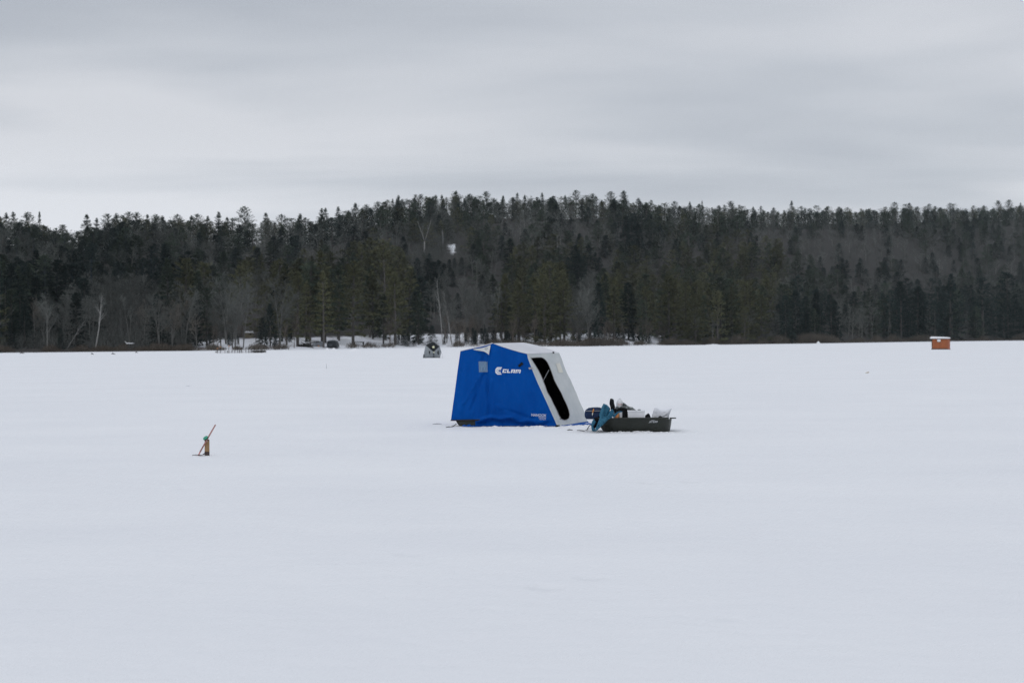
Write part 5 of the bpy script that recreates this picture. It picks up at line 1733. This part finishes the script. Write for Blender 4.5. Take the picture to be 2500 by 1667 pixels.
# ------------------------------------------------------------------ things along the shore
def build_shore():
    rnd = random.Random(3)
    # dock with stakes
    Yd = 212.0
    r = empty('dock', P(590, 862, Yd), 'low snow covered dock with a row of short stakes, some orange tipped', 'dock')
    q = lambda px, z, dy=0.0: Vector(((px-CX)/FPX*(Yd+dy), Yd+dy, z))
    b = MB(); b.box((q(588, .12)+q(588, .12, 3))/2, (118*Yd/FPX, 2.4, .14)); b.build('deck', M['darkwood'], r)
    b = MB()
    rg = [rr(q(530, 0).x, q(634, 0).x, Yd+.1, Yd+2.8, .3, z, 4) for z in (-.02, .26)]
    rg[1] = [p+Vector((0, 0, .06*float(vnoise(p.x*.8, p.y, 4)))) for p in rg[1]]
    b.rings(rg, True, True, True); b.build('deck_snow', M['snow'], r, True)
    b = MB(); b.rings([[q(625, .02, -.4), q(650, .25, .3), q(650, .25, 2), q(625, .02, 2)], [q(612, .32, -.2), q(648, .34, .3), q(648, .34, 2), q(612, .32, 2)]], True, True, True); b.build('ramp', M['darkwood'], r)
    for i, px in enumerate((531, 538, 549, 556, 559, 566, 573, 580, 585, 590, 600, 607, 613, 620, 630, 638)):
        hh = (.62, .85, .4, .35, .95, .45, .4, .9, .5, .85, .95, .5, .6, 1.05, .95, .5)[i]
        b = MB(); b.tube([q(px, -.1, -.1), q(px+rnd.uniform(-.6, .6), hh, -.1)], rnd.uniform(.035, .06), 6); p = b.build('post', M['darkwood'], r)
        if i in (0, 1, 4):
            b = MB(); b.tube([q(px, hh-.02, -.1), q(px, hh+.14, -.1)], .075, 6); b.build('orange_tip', M['rustorange'], p)
    # grey tarp heap, dark covered trailer, barrel, table, cabin
    D = float(shore(780))+7; s = D/FPX
    g = lambda px, py, dy=0.0: P(px, py, D+dy)
    z0 = max(0, float(hill_z(780, D)))-.1
    def loft(name, prof, y0, y1, mat, parent, soft=.9):
        a = [P(x, y, D) for x, y in prof]; cx = sum((p for p in a), Vector())/len(a)
        b = MB(); b.rings([[cx+(p-cx)*soft+Vector((0, y0, 0)) for p in a], [p+Vector((0, y0+.25, 0)) for p in a], [p+Vector((0, y1-.25, 0)) for p in a], [cx+(p-cx)*soft+Vector((0, y1, 0)) for p in a]], True, True, True)
        return b.build(name, mat, parent, False)
    r = empty('covered_boat', g(777, 848), 'grey tarp covered boat on the shore left of a thick pine trunk', 'boat')
    loft('tarp', [(757, 849), (763, 841), (767, 834.5), (776, 833), (784, 833.5), (788, 836), (788, 849)], -1, 3.2, M['tarp'], r)
    loft('dark_opening', [(773, 833.2), (780, 833.0), (781, 836), (773, 836)], -1.06, 0, M['trailer'], r)
    b = MB(); b.lathe(g(777.5, 848, -1.6), [(1.6*s, -.1), (1.7*s, 3*s), (1.5*s, 5.5*s), (.8*s, 5.8*s)], 12); o = b.build('barrel', M['rustorange'], None, True)
    tag(set_origin(o, g(777.5, 848, -1.6)), 'small orange barrel in front of the grey covered boat', 'barrel')
    r = empty('covered_trailer', g(812, 847), 'dark covered trailer with a sloping end and pale top, between the shore pines', 'trailer')
    loft('cover', [(799, 847), (799.5, 834), (803, 832.4), (814, 831.2), (820, 833), (823, 841), (824.5, 847)], -1, 3.4, M['trailer'], r)
    loft('pale_top', [(801, 832.4), (804, 830.6), (813, 829.8), (814.5, 831.4), (808, 832.3), (801.5, 833.4)], -1.05, 3.3, M['tarp'], r)
    loft('side_panel', [(803, 838), (813, 837.4), (813.5, 845.5), (803, 846)], -1.1, 0, M['trailergrey'], r)
    D = float(shore(745))+6; z = float(hill_z(745, D))
    r = empty('brush_pile', P(747, 848, D), 'dark heap of brush and boards left of the grey covered boat', 'brush pile')
    b = MB()
    for i in range(70):
        c = P(rnd.uniform(736, 757), rnd.uniform(838, 849), D+rnd.uniform(-1, 1)); a = rnd.uniform(-.5, .5); l = rnd.uniform(.4, 1.4)
        b.tube([c-Vector((math.cos(a), .2, math.sin(a)))*l, c+Vector((math.cos(a), .2, math.sin(a)))*l], rnd.uniform(.02, .06), 4)
    b.build('sticks', M['darkwood'], r)
    D = float(shore(875))+9; s = D/FPX
    r = empty('picnic_table', P(876, 842, D), 'low dark wooden table among the pines right of the trailer', 'table')
    b = MB(); b.box(P(876, 834.8, D), (27*s, 1.6, 1.6*s)); b.build('tabletop', M['darkwood'], r)
    for dy in (-1.1, 1.1):
        b = MB(); b.box(P(876, 838.4, D+dy), (27*s, .4, 1.2*s)); b.build('seat', M['darkwood'], r)
    for px in (865, 887):
        b = MB(); b.box(P(px, 839.5, D), (1.4*s, 1.9, 9.5*s)); b.build('leg', M['darkwood'], r)
    D = ground_at(608, 826); s = D/FPX
    r = empty('cabin', P(608, 826, D), 'tan cabin with a snowy roof half hidden behind the dock', 'cabin')
    b = MB(); b.box(P(608, 819.5, D+1.5), (16*s, 3, 15*s)); b.build('wall', M['cabin'], r)
    b = MB(); w = 10*s
    a = P(608, 812.5, D)
    b.add([a+Vector((-w, -.4, 0)), a+Vector((w, -.4, 0)), a+Vector((w, -.4, 4.5*s)), a+Vector((-w*.6, -.4, 5*s)), a+Vector((-w, 3.4, 0)), a+Vector((w, 3.4, 0)), a+Vector((w, 3.4, 4.5*s)), a+Vector((-w*.6, 3.4, 5*s))], [(0, 1, 2, 3), (7, 6, 5, 4), (0, 3, 7, 4), (1, 5, 6, 2), (3, 2, 6, 7), (0, 4, 5, 1)])
    b.build('roof', M['snow'], r, False, .05)
    b = MB(); b.box(P(612, 816.5, D-.02), (4*s, .06, 4*s)); b.build('window', M['darkwood'], r)
    # snow mounds
    for px, py, w, h, lab in ((868, 857, 44, 8, 'widest snow mound on the shore in front of the low table'), (763, 852, 22, 8, 'rough snow mound in front of the grey covered boat'), (799, 854, 14, 5, 'small snow mound left of the one below the trailer'),
                              (815, 855, 20, 6, 'snow mound in front of the dark covered trailer'), (1998, 838.5, 14, 6, 'small snow mound at the shore, left one of two below the right woods'), (2067, 836.5, 16, 5, 'small snow mound at the shore, right one of two below the right woods'), (947, 852.5, 10, 4, 'small snow mound at the foot of the dark shore bushes'), (1740, 842.5, 60, 3, 'long low snow bank below the short white birch')):
        c = G(px, py); s = c.y/FPX
        b = MB(); n1, n2 = 7, 20; vs = [c+Vector((0, 0, h*s))]
        for i in range(1, n1):
            for k in range(n2):
                a = 2*math.pi*k/n2; t = i/(n1-1)
                x = math.cos(a)*t*w/2*s; y = math.sin(a)*t*w/2*s*.8
                vs.append(c+Vector((x, y, h*s*(math.cos(t*math.pi)*.5+.5)*(.8+.5*float(vnoise(x*1.1+px, y*1.1, 9)))-(.06 if i == n1-1 else 0))))
        fs = [(0, 1+k, 1+(k+1) % n2) for k in range(n2)]
        for i in range(n1-2):
            fs += [(1+i*n2+k, 1+(i+1)*n2+k, 1+(i+1)*n2+(k+1) % n2, 1+i*n2+(k+1) % n2) for k in range(n2)]
        b.add(vs, fs); o = b.build('snow_mound', M['snow'], None, True)
        tag(set_origin(o, c), lab, 'snow mound', 'snow mounds along the shore')
    # driftwood and stones at the left
    for px, py, w, lab in ((53, 863.5, 14, 'flat driftwood at the far left edge of the ice'), (225, 865.5, 8, 'small dark stump on the ice below the leaning white birch'), (276, 865.3, 11, 'dark driftwood with a thin tail on the ice left of the dock'), (333, 861.5, 7, 'short dark stub sticking out at the shore left of the dock'), (85, 861, 12, 'dark branch half under snow at the left shore')):
        c = G(px, py); s = c.y/FPX; w *= .7
        b = MB()
        b.tube([c+Vector((-w*.5*s, 0, .03)), c+Vector((-w*.1*s, .1, .16)), c+Vector((w*.2*s, 0, .1)), c+Vector((w*.7*s, .1, .03))], [.03, .08, .06, .02], 7)
        b.tube([c+Vector((-w*.1*s, 0, .1)), c+Vector((-w*.16*s, .1, .26+.02*w*s))], [.07, .03], 6)
        o = b.build('driftwood', M['darkwood'], None, True); tag(set_origin(o, c), lab, 'driftwood', 'driftwood at the left shore')
    D = float(shore(318))+2.0; s = D/FPX
    b = MB(); b.tube([P(308.5, 838.6, D), P(314, 837.8, D), P(320, 838.4, D), P(327, 837.9, D+.5)], [.09, .10, .09, .07], 8); b.tube([P(310, 838, D), P(305, 833, D+.3)], [.07, .03], 6)
    o = b.build('fallen_log', M['foam'], None, True); tag(set_origin(o, P(318, 838.5, D)), 'snowy fallen log at the left shore', 'log')
    # pale dead trunk on the hill
    D = ground_at(1081, 604); a = P(1081, 604, D)
    b = MB(); b.tube([a+Vector((0, 0, -1)), P(1081.5, 580, D), P(1080, 561, D)], [.22, .18, .1], 7)
    b.tube([P(1081.2, 572, D), P(1077, 566, D)], [.08, .03], 5)
    o = b.build('dead_trunk', principled('bleached_wood', (0.22, 0.22, 0.225), 0.8, 0.1), None, True); tag(set_origin(o, a), 'pale dead trunk standing just above the snowy opening on the hill', 'dead tree')
    # odds on the ice
    c = G(797, 900); s = c.y/FPX
    b = MB(); b.tube([c+Vector((0, 0, -.05)), c+Vector((.2*s, 0, 6*s)), c+Vector((-.1*s, 0, 13*s))], [.009, .007, .004], 6); o = b.build('twig', M['darkwood'], None); tag(set_origin(o, c), 'thin upright twig poking from the snow behind the tip-up', 'twig')
    c = G(459, 943); s = c.y/FPX
    b = MB(); b.tube([c+Vector((-6*s, 0, .005)), c+Vector((-1*s, 0, .022)), c+Vector((2*s, .02, .010)), c+Vector((6*s, 0, .016))], [.005, .012, .010, .005], 6); o = b.build('ice_chunk', M['sack'], None, True); tag(set_origin(o, c), 'small grey scrap of ice on the snow behind the tip-up', 'ice chunk')
    c = G(2117, 911); s = c.y/FPX
    b = MB(); b.rings([[c+Vector((-4*s, -.1, 0)), c+Vector((4*s, -.1, .02)), c+Vector((4.5*s, .15, .02)), c+Vector((-3*s, .15, 0))], [c+Vector((-2.5*s, -.06, .035)), c+Vector((3.5*s, -.06, .08)), c+Vector((3.5*s, .1, .08)), c+Vector((-2*s, .1, .035))]], True, True, True)
    o = b.build('dry_leaf', principled('tan_leaf', (0.50, 0.45, 0.38), 0.8, 0.1), None); tag(set_origin(o, c), 'tiny tan leaf lying on the open snow at the right', 'leaf')
    c = G(1391, 1050.5); s = c.y/FPX
    b = MB(); b.tube([c+Vector((-7*s, 0, .004)), c+Vector((-1*s, 0, .016)), c+Vector((3*s, .01, .012)), c+Vector((8*s, 0, .004))], [.004, .010, .008, .003], 6); o = b.build('stick', M['darkwood'], None, True); tag(set_origin(o, c), 'thin dark stick on the snow in front of the shelter doorway', 'stick')
    c = G(1066, 1035.3); s = c.y/FPX
    b = MB(); b.tube([c+Vector((-10*s, 0, .003)), c+Vector((0, 0, .010)), c+Vector((12*s, .05, .003))], [.003, .006, .003], 6); o = b.build('loose_cord', M['rope'], None, True); tag(set_origin(o, c), 'short length of grey cord on the snow left of the blue shelter', 'cord')


build_shore()


# ------------------------------------------------------------------ faint winter air
def build_haze():
    m = bpy.data.materials.new('haze')
    m.use_nodes = True
    t = m.node_tree
    for n in list(t.nodes):
        t.nodes.remove(n)
    out = N(t, 'ShaderNodeOutputMaterial'); v = N(t, 'ShaderNodeVolumePrincipled')
    v.inputs['Color'].default_value = (0.78, 0.93, 0.97, 1)
    v.inputs['Density'].default_value = 0.00006
    v.inputs['Anisotropy'].default_value = 0.0
    t.links.new(v.outputs[0], out.inputs['Volume'])
    b = MB(); b.box((0, 1250, 70), (7000, 5000, 220))
    o = b.build('haze', m)
    tag(o, 'thin cold haze over the lake and the hill', None, None, 'stuff')
    o.display_type = 'WIRE'


build_haze()
